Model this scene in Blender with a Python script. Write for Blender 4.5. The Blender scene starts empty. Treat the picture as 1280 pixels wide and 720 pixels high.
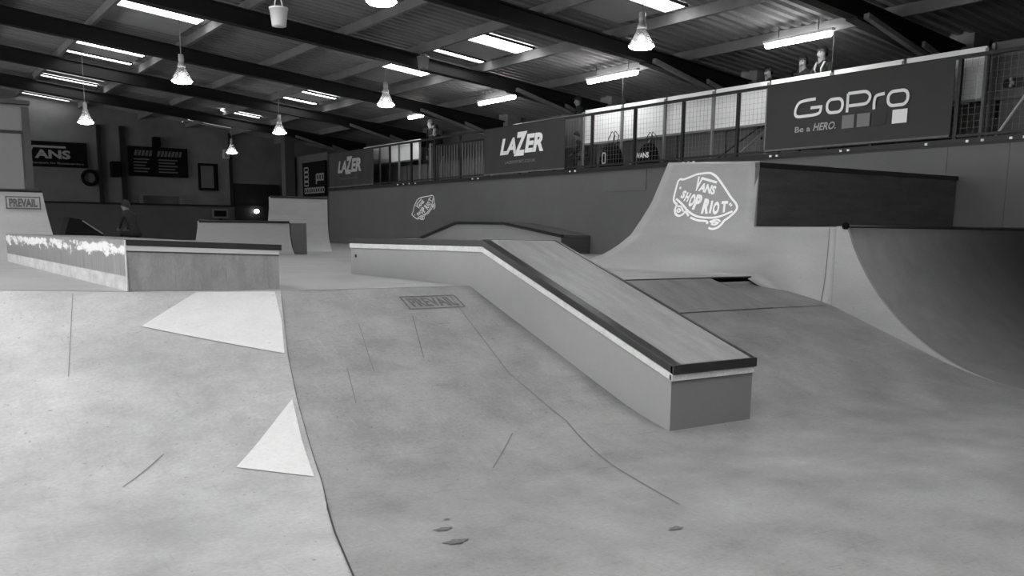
import bpy, bmesh, math, random
from mathutils import Matrix, Vector
from mathutils.bvhtree import BVHTree
random.seed(7)
C = bpy.context.scene.collection
SC = bpy.context.scene

# ------------------------------------------------------------------ camera
# world: X = across the hall, Y = along the hall, Z up; the eye is 1.5 m over the lower floor
cam_d = bpy.data.cameras.new('camera'); cam = bpy.data.objects.new('camera', cam_d); C.objects.link(cam)
cam.matrix_world = Matrix(((0.82963, 0.0835, -0.55204, 0.0), (-0.55823, 0.14132, -0.81756, 0.0),
                           (0.00975, 0.98644, 0.16386, 1.5), (0, 0, 0, 1)))
cam_d.sensor_width = 36.0; cam_d.lens = 36.0 * 1157.0 / 1280.0; cam_d.shift_y = 120.0 / 1280.0
cam_d.clip_start = 0.05; cam_d.clip_end = 200
SC.camera = cam

# ------------------------------------------------------------------ light
SC.view_settings.view_transform = 'Standard'; SC.view_settings.look = 'None'
SC.view_settings.gamma = 1.0; SC.view_settings.use_curve_mapping = False
SC.view_settings.exposure = 0.52
W = bpy.data.worlds.new('world'); SC.world = W; W.use_nodes = True
W.node_tree.nodes['Background'].inputs[0].default_value = (0.5, 0.5, 0.5, 1)
W.node_tree.nodes['Background'].inputs[1].default_value = 0.05
SKY_NEAR = 2.2      # daylight through the roof panes over the near floor
SKY_LEFT = 11.0       # unseen panes added to brighten the left and near floor
SKY_FAR = 9.0        # roof panes further up the hall
WINDOW_FAR = 10.0  # stronger unseen windows, added to lift the far end
WINDOW = 5.5         # daylight from unseen side windows added to light the hall
TUBE = 30.0
BULB = 30.0

# ------------------------------------------------------------------ materials
def lin(v):
    v /= 255.0
    return v / 12.92 if v <= 0.04045 else ((v + 0.055) / 1.055) ** 2.4

def new_mat(name):
    m = bpy.data.materials.new(name); m.use_nodes = True
    nt = m.node_tree
    return m, nt, nt.nodes['Principled BSDF']

def surf(name, g, rough=0.6, var=0.12, scale=3.0, stretch=(1, 1, 1), fine=0.0, fscale=40.0, bump=0.0, specks=0.0,
         scr=0.0, scr_stretch=(0.6, 9, 1), metal=0.0, spec=0.35):
    """grey surface; g is a display grey 0-255. Mottling, fine grain, dark specks and long scuffs."""
    m, nt, b = new_mat(name)
    N, L = nt.nodes, nt.links
    b.inputs['Roughness'].default_value = rough; b.inputs['Metallic'].default_value = metal
    b.inputs['Specular IOR Level'].default_value = spec
    base = lin(g) * (0.70 if g < 225 else 1.0)
    tc = N.new('ShaderNodeTexCoord')
    def noise(sc, det, st):
        mp = N.new('ShaderNodeMapping'); mp.inputs['Scale'].default_value = st
        L.new(tc.outputs['Object'], mp.inputs['Vector'])
        n = N.new('ShaderNodeTexNoise'); n.inputs['Scale'].default_value = sc; n.inputs['Detail'].default_value = det
        n.inputs['Roughness'].default_value = 0.62
        L.new(mp.outputs['Vector'], n.inputs['Vector']); return n
    def rng(src, a, c, lo, hi):
        r = N.new('ShaderNodeMapRange'); r.inputs['From Min'].default_value = a; r.inputs['From Max'].default_value = c
        r.inputs['To Min'].default_value = lo; r.inputs['To Max'].default_value = hi
        L.new(src, r.inputs['Value']); return r.outputs['Result']
    def mul(a, c):
        k = N.new('ShaderNodeMath'); k.operation = 'MULTIPLY'; L.new(a, k.inputs[0]); L.new(c, k.inputs[1]); return k.outputs[0]
    n1 = noise(scale, 6, stretch)
    v = rng(n1.outputs['Fac'], 0.28, 0.72, base * (1 - var), base * (1 + var))
    if fine:
        n2 = noise(fscale, 3, stretch); v = mul(v, rng(n2.outputs['Fac'], 0.3, 0.7, 1 - fine, 1 + fine))
    if specks:
        n3 = noise(26, 2, (1, 1, 1)); v = mul(v, rng(n3.outputs['Fac'], 0.69, 0.74, 1.0, 1 - specks))
    if scr:
        n4 = noise(5.0, 2, scr_stretch); v = mul(v, rng(n4.outputs['Fac'], 0.64, 0.72, 1.0, 1 - scr))
        n5 = noise(6.0, 2, (scr_stretch[1], scr_stretch[0], 1)); v = mul(v, rng(n5.outputs['Fac'], 0.63, 0.73, 1.0, 1 + scr * 0.8))
    cc = N.new('ShaderNodeCombineColor')
    for i in range(3): L.new(v, cc.inputs[i])
    L.new(cc.outputs['Color'], b.inputs['Base Color'])
    if bump:
        bp = N.new('ShaderNodeBump'); bp.inputs['Strength'].default_value = bump; bp.inputs['Distance'].default_value = 0.02
        L.new(n1.outputs['Fac'], bp.inputs['Height']); L.new(bp.outputs['Normal'], b.inputs['Normal'])
    return m

def emit(name, strength, g=255, base=200):
    m, nt, b = new_mat(name)
    b.inputs['Base Color'].default_value = (lin(base),) * 3 + (1,)
    b.inputs['Emission Color'].default_value = (lin(g),) * 3 + (1,)
    b.inputs['Emission Strength'].default_value = strength
    return m

def glass(name, g=220, alpha=0.45, rough=0.2):
    m, nt, b = new_mat(name)
    b.inputs['Base Color'].default_value = (lin(g),) * 3 + (1,)
    b.inputs['Roughness'].default_value = rough
    b.inputs['Transmission Weight'].default_value = 0.0
    b.inputs['Alpha'].default_value = alpha
    return m

M = dict(
    floor=surf('skate_floor_sheet', 146, 0.5, 0.28, 1.9, fine=0.12, specks=0.4, scr=0.2, scr_stretch=(0.5, 8, 1), bump=0.03),
    left=surf('pale_bank_sheet', 178, 0.5, 0.26, 1.6, fine=0.1, specks=0.45, scr=0.1, scr_stretch=(7, 0.6, 1), bump=0.03),
    deck=surf('deck_sheet', 172, 0.5, 0.12, 1.5, fine=0.05, scr=0.1),
    kick=surf('stained_kicker_ply', 140, 0.5, 0.25, 2.5, (3, 0.6, 1), fine=0.1, scr=0.2),
    ply=surf('plywood_top', 154, 0.5, 0.2, 3.0, (3, 0.5, 1), fine=0.1, scr=0.2, scr_stretch=(9, 0.8, 1)),
    paint=surf('grey_paint_side', 166, 0.45, 0.05, 2.0, fine=0.02),
    paint_end=surf('mid_grey_paint', 132, 0.45, 0.05, 2.0, fine=0.02),  # side grey darkened, putting the end's shade into its colour
    white=surf('white_edge_paint', 224, 0.45, 0.12, 9.0, fine=0.1),
    steel=surf('black_steel_edge', 44, 0.35, 0.25, 6.0, metal=0.0, spec=0.5),
    mark=surf('white_floor_paint', 224, 0.5, 0.05, 5.0, fine=0.05, specks=0.3),
    stencil=surf('worn_stencil_paint', 104, 0.6, 0.35, 22.0, fine=0.3),
    quarter=surf('quarter_sheet', 176, 0.45, 0.08, 1.4, (0.6, 0.6, 3), fine=0.05, specks=0.25, bump=0.02),
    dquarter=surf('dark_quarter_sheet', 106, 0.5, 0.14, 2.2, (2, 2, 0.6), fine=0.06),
    wallpaint=surf('dark_grey_wall_paint', 112, 0.5, 0.07, 1.2, fine=0.03),
    wallpatch=surf('lighter_patch_paint', 116, 0.5, 0.05, 1.2, fine=0.03),
    block=surf('black_stained_ply', 96, 0.5, 0.22, 3.5, (0.5, 1, 3), fine=0.12, specks=0.2),  # dark mottled ply tone
    seam=surf('seam_gap', 60, 0.8, 0.1),
    scuff=surf('wheel_scuff', 120, 0.8, 0.2),
    roof=surf('dusty_roof_sheet', 140, 0.7, 0.22, 0.9, (0.4, 2.2, 1), fine=0.12),
    beam=surf('black_beam_paint', 17, 0.65, 0.2, 2.0),
    purlin=surf('grey_timber', 120, 0.7, 0.2, 2.0),
    brick=surf('grey_block', 130, 0.8, 0.2, 5.0, fine=0.1),
    concrete=surf('dark_concrete_wall', 114, 0.8, 0.22, 0.9, fine=0.12, bump=0.1),
    concrete_low=surf('dark_wall_paint', 92, 0.7, 0.14, 0.8, fine=0.05),
    rail=surf('dark_rail_paint', 42, 0.5, 0.1),
    galv=surf('galvanised_tube', 150, 0.4, 0.15, 8.0, spec=0.5),
    mesh=surf('fence_wire', 150, 0.5, 0.1),
    board=surf('white_hoarding_board', 248, 0.5, 0.02, 1.0),
    cloth=surf('charcoal_banner_cloth', 64, 0.6, 0.07, 1.6, fine=0.03),
    black=surf('black_banner_cloth', 20, 0.8, 0.1, spec=0.05),
    print=surf('white_banner_print', 246, 0.5, 0.02),
    print_grey=surf('grey_banner_print', 206, 0.5, 0.03),
    print_mid=surf('mid_grey_banner_print', 146, 0.5, 0.03),
    print_dark=surf('dark_grey_banner_print', 102, 0.5, 0.03),
    faded=surf('faded_print', 120, 0.6, 0.2, 10),
    riser=surf('grey_riser_panel', 112, 0.6, 0.12, 1.2, fine=0.05),
    riserdark=surf('riser_frame', 80, 0.6, 0.1),
    plastic=surf('white_bucket_plastic', 226, 0.4, 0.05, 3.0),
    greyplastic=surf('grey_bucket_plastic', 128, 0.4, 0.12, 6.0),
    skin=surf('skin', 140, 0.5, 0.04), hair=surf('dark_hair', 34, 0.6, 0.2, 20),
    darkcloth=surf('black_clothing', 30, 0.8, 0.15, 6), greycloth=surf('grey_clothing', 92, 0.8, 0.1, 6),
    palecloth=surf('pale_clothing', 190, 0.8, 0.05, 6), eye=surf('eye_dark', 20, 0.2, 0.0),
    hut=surf('pale_hut_panel', 142, 0.6, 0.06, 0.8, fine=0.03), hutdark=surf('hut_frame', 84, 0.6, 0.1),
    alu=surf('spun_aluminium', 190, 0.25, 0.05, spec=0.6), cord=surf('black_cord', 150, 0.6, 0.05),
    shade=glass('prismatic_lamp_glass', 110, 0.5, 0.15),
    bulb=emit('lit_lamp_glass', BULB), glow=emit('lamp_inner_glass', 0.8), tube=emit('lit_tube', TUBE),
    sky_near=emit('daylit_roof_pane', SKY_NEAR), sky_left=emit('daylit_roof_pane_clear', SKY_LEFT), sky_far=emit('daylit_roof_pane_weathered', SKY_FAR),  # these panes differ only in emission strength
    sky_dim=emit('dirty_roof_pane', 0.35, 255, 120), liner=surf('skylight_liner', 176, 0.7, 0.1, 1.0),  # dim panes: weaker emission over a darker base
    window=emit('daylit_window_glass', WINDOW), window_far=emit('daylit_window_glass_clear', WINDOW_FAR), spot=emit('lit_wall_lamp', 12.0),
)
# worn flank of the ledge box: grey band with flaking white paint above a straight pale foot
def worn_side():
    m, nt, b = new_mat('scuffed_ledge_paint'); N, L = nt.nodes, nt.links
    b.inputs['Roughness'].default_value = 0.5
    tc = N.new('ShaderNodeTexCoord'); sp = N.new('ShaderNodeSeparateXYZ'); L.new(tc.outputs['Object'], sp.inputs[0])
    def noise(sc, st, det):
        mp = N.new('ShaderNodeMapping'); mp.inputs['Scale'].default_value = st; L.new(tc.outputs['Object'], mp.inputs[0])
        n = N.new('ShaderNodeTexNoise'); n.inputs['Scale'].default_value = sc; n.inputs['Detail'].default_value = det
        n.inputs['Roughness'].default_value = 0.7; L.new(mp.outputs[0], n.inputs['Vector']); return n.outputs['Fac']
    def rng(src, a0, a1, lo, hi):
        r = N.new('ShaderNodeMapRange'); r.inputs['From Min'].default_value = a0; r.inputs['From Max'].default_value = a1
        r.inputs['To Min'].default_value = lo; r.inputs['To Max'].default_value = hi; L.new(src, r.inputs['Value']); return r.outputs['Result']
    def op(k, a0, a1):
        q = N.new('ShaderNodeMath'); q.operation = k
        for i, t in enumerate((a0, a1)):
            if isinstance(t, float): q.inputs[i].default_value = t
            else: L.new(t, q.inputs[i])
        return q.outputs[0]
    z = sp.outputs['Z']
    up = op('MULTIPLY', rng(z, 1.16, 1.29, 0.0, 1.0), rng(z, 1.345, 1.375, 1.0, 0.35))
    flake = rng(op('ADD', op('MULTIPLY', up, 0.26), noise(3.2, (1, 0.8, 3.0), 9)), 0.70, 0.76, 0.0, 1.0)
    streak = rng(noise(7.0, (1, 5.0, 0.35), 5), 0.3, 0.7, lin(84), lin(128))
    foot = rng(z, 1.085, 1.095, 1.0, 0.0)
    v = op('ADD', op('MULTIPLY', streak, op('SUBTRACT', 1.0, flake)), op('MULTIPLY', lin(208), flake))
    v = op('ADD', op('MULTIPLY', v, op('SUBTRACT', 1.0, foot)), op('MULTIPLY', foot, rng(noise(4.0, (1, 1, 2), 6), 0.3, 0.7, lin(146), lin(192))))
    cc = N.new('ShaderNodeCombineColor')
    for i in range(3): L.new(v, cc.inputs[i])
    L.new(cc.outputs['Color'], b.inputs['Base Color'])
    return m
M['worn'] = worn_side()

# ------------------------------------------------------------------ helpers
def mesh_obj(name, verts, faces, m, parent=None, smooth=False):
    me = bpy.data.meshes.new(name); me.from_pydata([tuple(v) for v in verts], [], faces); me.update()
    bm = bmesh.new(); bm.from_mesh(me); bmesh.ops.recalc_face_normals(bm, faces=bm.faces); bm.to_mesh(me); bm.free()
    ms = m if isinstance(m, (list, tuple)) else [m]
    for k in ms: me.materials.append(k)
    if smooth:
        for p in me.polygons: p.use_smooth = True
    o = bpy.data.objects.new(name, me); C.objects.link(o)
    if parent: attach(o, parent)
    return o

def attach(o, parent):
    o.parent = parent
    if parent.get('_at') is not None:
        o.matrix_parent_inverse = Matrix.Translation(Vector(parent['_at'])).inverted()

def tag(o, label, cat, group=None, kind=None):
    if label: o['label'] = label
    if cat: o['category'] = cat
    if group: o['group'] = group
    if kind: o['kind'] = kind
    return o

def thing(name, loc, label, cat, group=None):
    o = bpy.data.objects.new(name, None); C.objects.link(o); o.location = loc
    o['_at'] = tuple(float(v) for v in loc)
    o.empty_display_size = 0.2
    return tag(o, label, cat, group)

def structure(o, label=None):
    o['kind'] = 'structure'
    if label: o['label'] = label
    return o

class MB:
    def __init__(s): s.v = []; s.f = []
    def add(s, v, f):
        k = len(s.v); s.v += [tuple(p) for p in v]; s.f += [tuple(i + k for i in q) for q in f]; return s
    def box(s, x0, x1, y0, y1, z0, z1):
        return s.add([(x0, y0, z0), (x1, y0, z0), (x1, y1, z0), (x0, y1, z0), (x0, y0, z1), (x1, y0, z1), (x1, y1, z1), (x0, y1, z1)],
                     [(0, 3, 2, 1), (4, 5, 6, 7), (0, 1, 5, 4), (1, 2, 6, 5), (2, 3, 7, 6), (3, 0, 4, 7)])
    def prism(s, pts, axis, a, b):
        """pts: 2D polygon; axis 'x': pts=(y,z), 'y': pts=(x,z), 'z': pts=(x,y)"""
        def P(p, t):
            return (t, p[0], p[1]) if axis == 'x' else ((p[0], t, p[1]) if axis == 'y' else (p[0], p[1], t))
        n = len(pts)
        v = [P(p, a) for p in pts] + [P(p, b) for p in pts]
        f = [tuple(range(n)), tuple(range(2 * n - 1, n - 1, -1))] + [(i, (i + 1) % n, n + (i + 1) % n, n + i) for i in range(n)]
        return s.add(v, f)
    def tube(s, pts, r, n=8, cap=True):
        pts = [Vector(p) for p in pts]; rings = []
        for i, p in enumerate(pts):
            d = (pts[min(i + 1, len(pts) - 1)] - pts[max(i - 1, 0)]).normalized()
            a = d.cross(Vector((0, 0, 1)))
            if a.length < 1e-3: a = d.cross(Vector((0, 1, 0)))
            a.normalize(); b = d.cross(a)
            rr = r[i] if isinstance(r, (list, tuple)) else r
            rings.append([p + rr * (math.cos(2 * math.pi * k / n) * a + math.sin(2 * math.pi * k / n) * b) for k in range(n)])
        v = [q for R in rings for q in R]; f = []
        for i in range(len(rings) - 1):
            for k in range(n): f.append((i * n + k, i * n + (k + 1) % n, (i + 1) * n + (k + 1) % n, (i + 1) * n + k))
        if cap: f.append(tuple(range(n))); f.append(tuple((len(rings) - 1) * n + k for k in range(n)))
        return s.add(v, f)
    def lathe(s, prof, c, n=24, cap0=False, cap1=False):
        v = []; f = []
        for r, z in prof:
            for k in range(n): v.append((c[0] + r * math.cos(2 * math.pi * k / n), c[1] + r * math.sin(2 * math.pi * k / n), c[2] + z))
        for i in range(len(prof) - 1):
            for k in range(n): f.append((i * n + k, i * n + (k + 1) % n, (i + 1) * n + (k + 1) % n, (i + 1) * n + k))
        if cap0: f.append(tuple(range(n)))
        if cap1: f.append(tuple((len(prof) - 1) * n + k for k in range(n)))
        return s.add(v, f)
    def build(s, name, m, parent=None, smooth=False, bevel=0.0):
        o = mesh_obj(name, s.v, s.f, m, parent, smooth)
        if bevel:
            b = o.modifiers.new('bevel', 'BEVEL'); b.width = bevel; b.segments = 2; b.limit_method = 'ANGLE'
        return o

def grid_solid(name, top, zmin, m, parent=None, smooth=True):
    """top: rows of 3D points (a grid); closed downwards to zmin"""
    R, K = len(top), len(top[0])
    v = [p for row in top for p in row]; f = []
    for i in range(R - 1):
        for k in range(K - 1): f.append((i * K + k, i * K + k + 1, (i + 1) * K + k + 1, (i + 1) * K + k))
    n = len(v)
    ring = [k for k in range(K)] + [i * K + K - 1 for i in range(1, R)] + [(R - 1) * K + k for k in range(K - 2, -1, -1)] + [i * K for i in range(R - 2, 0, -1)]
    low = {}; hi = {}
    for j in ring:
        p = v[j]; hi[j] = len(v); v.append(p); low[j] = len(v); v.append((p[0], p[1], min(zmin, p[2] - 0.001)))
    for a in range(len(ring)):
        i, j = ring[a], ring[(a + 1) % len(ring)]
        f.append((hi[i], hi[j], low[j], low[i]))
    f.append(tuple(low[j] for j in ring))
    o = mesh_obj(name, v, f, m, parent, False)
    if o.data.polygons[0].normal.z < 0 or o.data.polygons[(R - 1) * (K - 1) // 2].normal.z < 0: o.data.flip_normals()
    if smooth:
        for p in o.data.polygons[:(R - 1) * (K - 1)]: p.use_smooth = True
    return o

def bvh_of(o):
    return BVHTree.FromPolygons([v.co.copy() for v in o.data.vertices], [tuple(p.vertices) for p in o.data.polygons])

FONT_CACHE = {}
def text2d(s, bold=0.0, shear=0.0):
    """text outline as a flat mesh, scaled so that it spans 0..1 wide and 0..1 tall"""
    key = (s, bold, shear)
    if key in FONT_CACHE: return FONT_CACHE[key]
    cu = bpy.data.curves.new('lettering', 'FONT'); cu.body = s; cu.size = 1.0; cu.offset = bold; cu.shear = shear; cu.resolution_u = 3
    cu.fill_mode = 'FRONT'
    o = bpy.data.objects.new('lettering', cu); C.objects.link(o)
    dg = bpy.context.evaluated_depsgraph_get(); me = bpy.data.meshes.new_from_object(o.evaluated_get(dg))
    v = [(p.co.x, p.co.y) for p in me.vertices]; f = [tuple(p.vertices) for p in me.polygons]
    bpy.data.objects.remove(o); bpy.data.curves.remove(cu); bpy.data.meshes.remove(me)
    x0 = min(p[0] for p in v); x1 = max(p[0] for p in v); y0 = min(p[1] for p in v); y1 = max(p[1] for p in v)
    v = [((p[0] - x0) / (x1 - x0), (p[1] - y0) / (y1 - y0)) for p in v]
    FONT_CACHE[key] = (v, f); return v, f

class Flat:
    """2D artwork: text, strokes, polygons"""
    def __init__(s): s.v = []; s.f = []
    def add(s, v, f):
        k = len(s.v); s.v += list(v); s.f += [tuple(i + k for i in q) for q in f]; return s
    def text(s, t, x, y, w, h, bold=0.0, shear=0.0, rot=0.0):
        v, f = text2d(t, bold, shear); c, sn = math.cos(rot), math.sin(rot)
        return s.add([(x + w * p[0] * c - h * p[1] * sn, y + w * p[0] * sn + h * p[1] * c) for p in v], f)
    def poly(s, pts): return s.add(pts, [tuple(range(len(pts)))])
    def rect(s, x0, x1, y0, y1): return s.poly([(x0, y0), (x1, y0), (x1, y1), (x0, y1)])
    def stroke(s, pts, w, closed=False):
        pts = [Vector(p) for p in pts]; n = len(pts); L = []; R = []
        for i in range(n):
            a = pts[(i - 1) % n] if (closed or i) else pts[0]; b = pts[(i + 1) % n] if (closed or i < n - 1) else pts[-1]
            d0 = (pts[i] - a); d1 = (b - pts[i])
            if d0.length < 1e-9: d0 = d1
            if d1.length < 1e-9: d1 = d0
            d0.normalize(); d1.normalize(); t = d0 + d1
            t = t.normalized() if t.length > 1e-6 else d1
            nn = Vector((-t.y, t.x)); k = max(0.5, nn.dot(Vector((-d1.y, d1.x))))
            L.append(pts[i] + nn * w / 2 / k); R.append(pts[i] - nn * w / 2 / k)
        v = [tuple(p) for p in L + R]
        m = n if closed else n - 1
        return s.add(v, [(i, (i + 1) % n, n + (i + 1) % n, n + i) for i in range(m)])
    def build(s, name, fn, m, parent, subdiv=0):
        if subdiv:
            bm = bmesh.new(); vs = [bm.verts.new((p[0], p[1], 0)) for p in s.v]
            for q in s.f:
                try: bm.faces.new([vs[i] for i in q])
                except ValueError: pass
            bmesh.ops.triangulate(bm, faces=bm.faces)
            for _ in range(subdiv): bmesh.ops.subdivide_edges(bm, edges=bm.edges, cuts=1, use_grid_fill=True)
            bm.verts.index_update()
            v = [(q.co.x, q.co.y) for q in bm.verts]; f = [tuple(q.index for q in p.verts) for p in bm.faces]; bm.free()
        else: v, f = s.v, s.f
        return mesh_obj(name, [fn(*p) for p in v], f, m, parent)

def round_rect(x0, x1, y0, y1, r, n=5):
    out = []
    for cx, cy, a in ((x1 - r, y0 + r, -90), (x1 - r, y1 - r, 0), (x0 + r, y1 - r, 90), (x0 + r, y0 + r, 180)):
        for k in range(n + 1):
            t = math.radians(a + 90 * k / n); out.append((cx + r * math.cos(t), cy + r * math.sin(t)))
    return out

def smooth_line(pts, n=6, closed=False):
    P = [Vector(p) for p in pts]; out = []; m = len(P)
    for i in range(m if closed else m - 1):
        p0 = P[(i - 1) % m] if closed or i else P[0]; p1 = P[i]; p2 = P[(i + 1) % m]; p3 = P[(i + 2) % m] if closed or i < m - 2 else P[-1]
        for k in range(n):
            t = k / n
            out.append(0.5 * ((2 * p1) + (p2 - p0) * t + (2 * p0 - 5 * p1 + 4 * p2 - p3) * t * t + (3 * p1 - p0 - 3 * p2 + p3) * t ** 3))
    if not closed: out.append(P[-1])
    return [tuple(p) for p in out]

def lerp(a, b, t): return a + (b - a) * t
def interp(x, pts):
    if x <= pts[0][0]: return pts[0][1]
    for (a, u), (b, w) in zip(pts, pts[1:]):
        if x <= b: return lerp(u, w, (x - a) / (b - a))
    return pts[-1][1]

# ------------------------------------------------------------------ hall shell
DECK = 0.965
def roof_z(x): return 6.95 - 0.115 * abs(x)
def beam_low(x): return 6.33 - 0.1045 * abs(x)
X0, X1, Y0, Y1 = -10.0, 17.4, -8.0, 40.0
structure(MB().box(X0, X1, Y0, Y1, -0.1, 0.0).build('floor', M['floor']), 'smooth grey lower floor of the skate hall in front of the banks')
structure(MB().box(X0, X1, Y1, Y1 + 0.2, 0, 7.2).build('wall_back', M['concrete']), 'dark concrete end wall of the hall')
structure(MB().box(X1, X1 + 0.2, Y0, Y1, 0, 5.3).build('wall_right', M['concrete']), 'dark block wall behind the spectator platform')
structure(MB().box(X0, X1, Y0 - 0.2, Y0, 0, 7.2).build('wall_front', M['hut']))
wl = MB()
WIN = [(-5.5, -1.5), (0.5, 4.5), (6.5, 10.5), (13.5, 18.5), (21.5, 26.5), (29.5, 34.5)]  # unseen windows, added to light the faces turned to the left
ys = [Y0] + [y for p in WIN for y in p] + [Y1]
for a, b in zip(ys[0::2], ys[1::2]): wl.box(X0 - 0.2, X0, a, b, 0, 6.0)
for a, b in WIN: wl.box(X0 - 0.2, X0, a, b, 0, 1.4).box(X0 - 0.2, X0, a, b, 4.4, 6.0)
structure(wl.build('wall_left', M['hut']))
for i, (a, b) in enumerate(WIN):
    e = thing('window_%d' % (i + 1), (X0, (a + b) / 2, 1.4), None, None); e['kind'] = 'structure'
    MB().box(X0 - 0.12, X0 - 0.08, a, b, 1.4, 4.4).build('window_pane', M['window_far' if a > 12 else 'window'], e)
    fr = MB()
    for y in (a, (a + b) / 2, b): fr.box(X0 - 0.08, X0 + 0.02, y - 0.04, y + 0.04, 1.4, 4.4)
    for z in (1.4, 2.9, 4.4): fr.box(X0 - 0.08, X0 + 0.02, a, b, z - 0.04, z + 0.04)
    fr.build('window_frame', M['hutdark'], e)
# corrugated roof: ribs run down the slope
def roof_mesh():
    v = []; f = []; xs = (X0 - 0.3, 0.0, X1 + 0.3); k = 0; y = Y0
    cols = []
    while y < Y1 + 0.1:
        for dy, dz in ((0, 0), (0.10, 0), (0.13, 0.05), (0.22, 0.05)): cols.append((y + dy, dz))
        y += 0.25
    for y, dz in cols:
        for x in xs: v.append((x, y, roof_z(x) + dz))
    for i in range(len(cols) - 1):
        for j in range(2): f.append((i * 3 + j, i * 3 + j + 1, (i + 1) * 3 + j + 1, (i + 1) * 3 + j))
    n = len(v)
    v += [(p[0], p[1], p[2] + 0.12) for p in v[:]]
    f += [tuple(n + q for q in p) for p in f[:]]
    return v, f
structure(mesh_obj('ceiling', *roof_mesh(), M['roof']), 'corrugated sloping roof of the skate hall')
PURLINS = (-8.0, -5.9, -3.8, -1.7, 0.45, 2.55, 4.6, 6.75, 8.93, 10.74, 12.55, 14.5)
for x in PURLINS:
    z = roof_z(x)
    o = structure(MB().box(x - 0.045, x + 0.045, Y0, Y1, z - 0.2, z - 0.005).build('roof_purlin', M['purlin']),
                  'grey timber purlin running the length of the hall under the roof'); o['group'] = 'roof purlins'
for y in range(-5, 41, 5):
    if y == 40: continue
    bm_ = MB()
    for sgn in (-1, 1):
        xe = X0 if sgn < 0 else 16.44
        # web
        pts = [(0, beam_low(0)), (xe, beam_low(xe)), (xe, roof_z(xe) - 0.21), (0, roof_z(0) - 0.21)]
        bm_.prism(pts, 'y', y - 0.02, y + 0.02)
        for z0 in (lambda x: beam_low(x), lambda x: roof_z(x) - 0.23):
            bm_.prism([(0, z0(0)), (xe, z0(xe)), (xe, z0(xe) + 0.03), (0, z0(0) + 0.03)], 'y', y - 0.11, y + 0.11)
    bm_.prism([(13.3, beam_low(13.3)), (16.44, 4.42), (16.44, beam_low(16.44))], 'y', y - 0.03, y + 0.03)
    bm_.prism([(13.3, beam_low(13.3)), (16.44, 4.42), (16.44, 4.39), (13.3, beam_low(13.3) - 0.03)], 'y', y - 0.11, y + 0.11)
    rb_ = MB().prism([(13.45, 5.0), (15.75, 4.40), (15.75, 4.32), (13.45, 4.92)], 'y', y - 0.22, y - 0.12).prism([(14.9, 4.72), (15.9, 4.42), (15.9, 4.33), (14.9, 4.63)], 'y', y - 0.30, y - 0.24)
    o = structure(bm_.build('roof_beam', M['beam']), 'black steel roof beam spanning the hall'); o['group'] = 'roof beams'; rb_.build('knee_brace', M['brick'], o)
for y in (5, 10, 15, 20, 25, 30):
    st = MB(); z = 3.355; k = 0
    zt = 5.12
    while z < zt - 0.02:
        h = min(0.215, zt - z); st.box(16.46, 16.96, y - 0.24, y + 0.24, z, z + h - 0.012); 
        st.box(16.46, 16.94, y - 0.23, y + 0.23, z + h - 0.012, z + h); z += h
    o = structure(st.build('block_column', M['brick']), 'grey concrete block column under a roof beam'); o['group'] = 'block columns'

# skylights: bright panes with a pale liner between them
def skylight(idx, x0, x1, panes, liner=None):
    e = thing('window_%d' % idx, ((x0 + x1) / 2, panes[0][0], roof_z(x0) - 0.05), None, None); e['kind'] = 'structure'
    e['label'] = 'skylight strip in the sloping roof'
    def slab(a, b, dz, th, name, m):
        MB().prism([(x0, roof_z(x0) - dz), (x1, roof_z(x1) - dz), (x1, roof_z(x1) - dz + th), (x0, roof_z(x0) - dz + th)], 'y', a, b).build(name, m, e)
    for a, b, m in panes: slab(a, b, 0.05, 0.03, 'skylight_pane', M[m])
    if liner: slab(liner[0], liner[1], 0.035, 0.02, 'liner_sheet', M['liner'])
    fr = MB()
    for a, b, m in panes:
        for q in (a - 0.02, b + 0.02):
            fr.prism([(x0, roof_z(x0) - 0.07), (x1, roof_z(x1) - 0.07), (x1, roof_z(x1) - 0.02), (x0, roof_z(x0) - 0.02)], 'y', q - 0.02, q + 0.02)
    fr.build('skylight_frame', M['hutdark'], e)
k = 10
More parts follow.
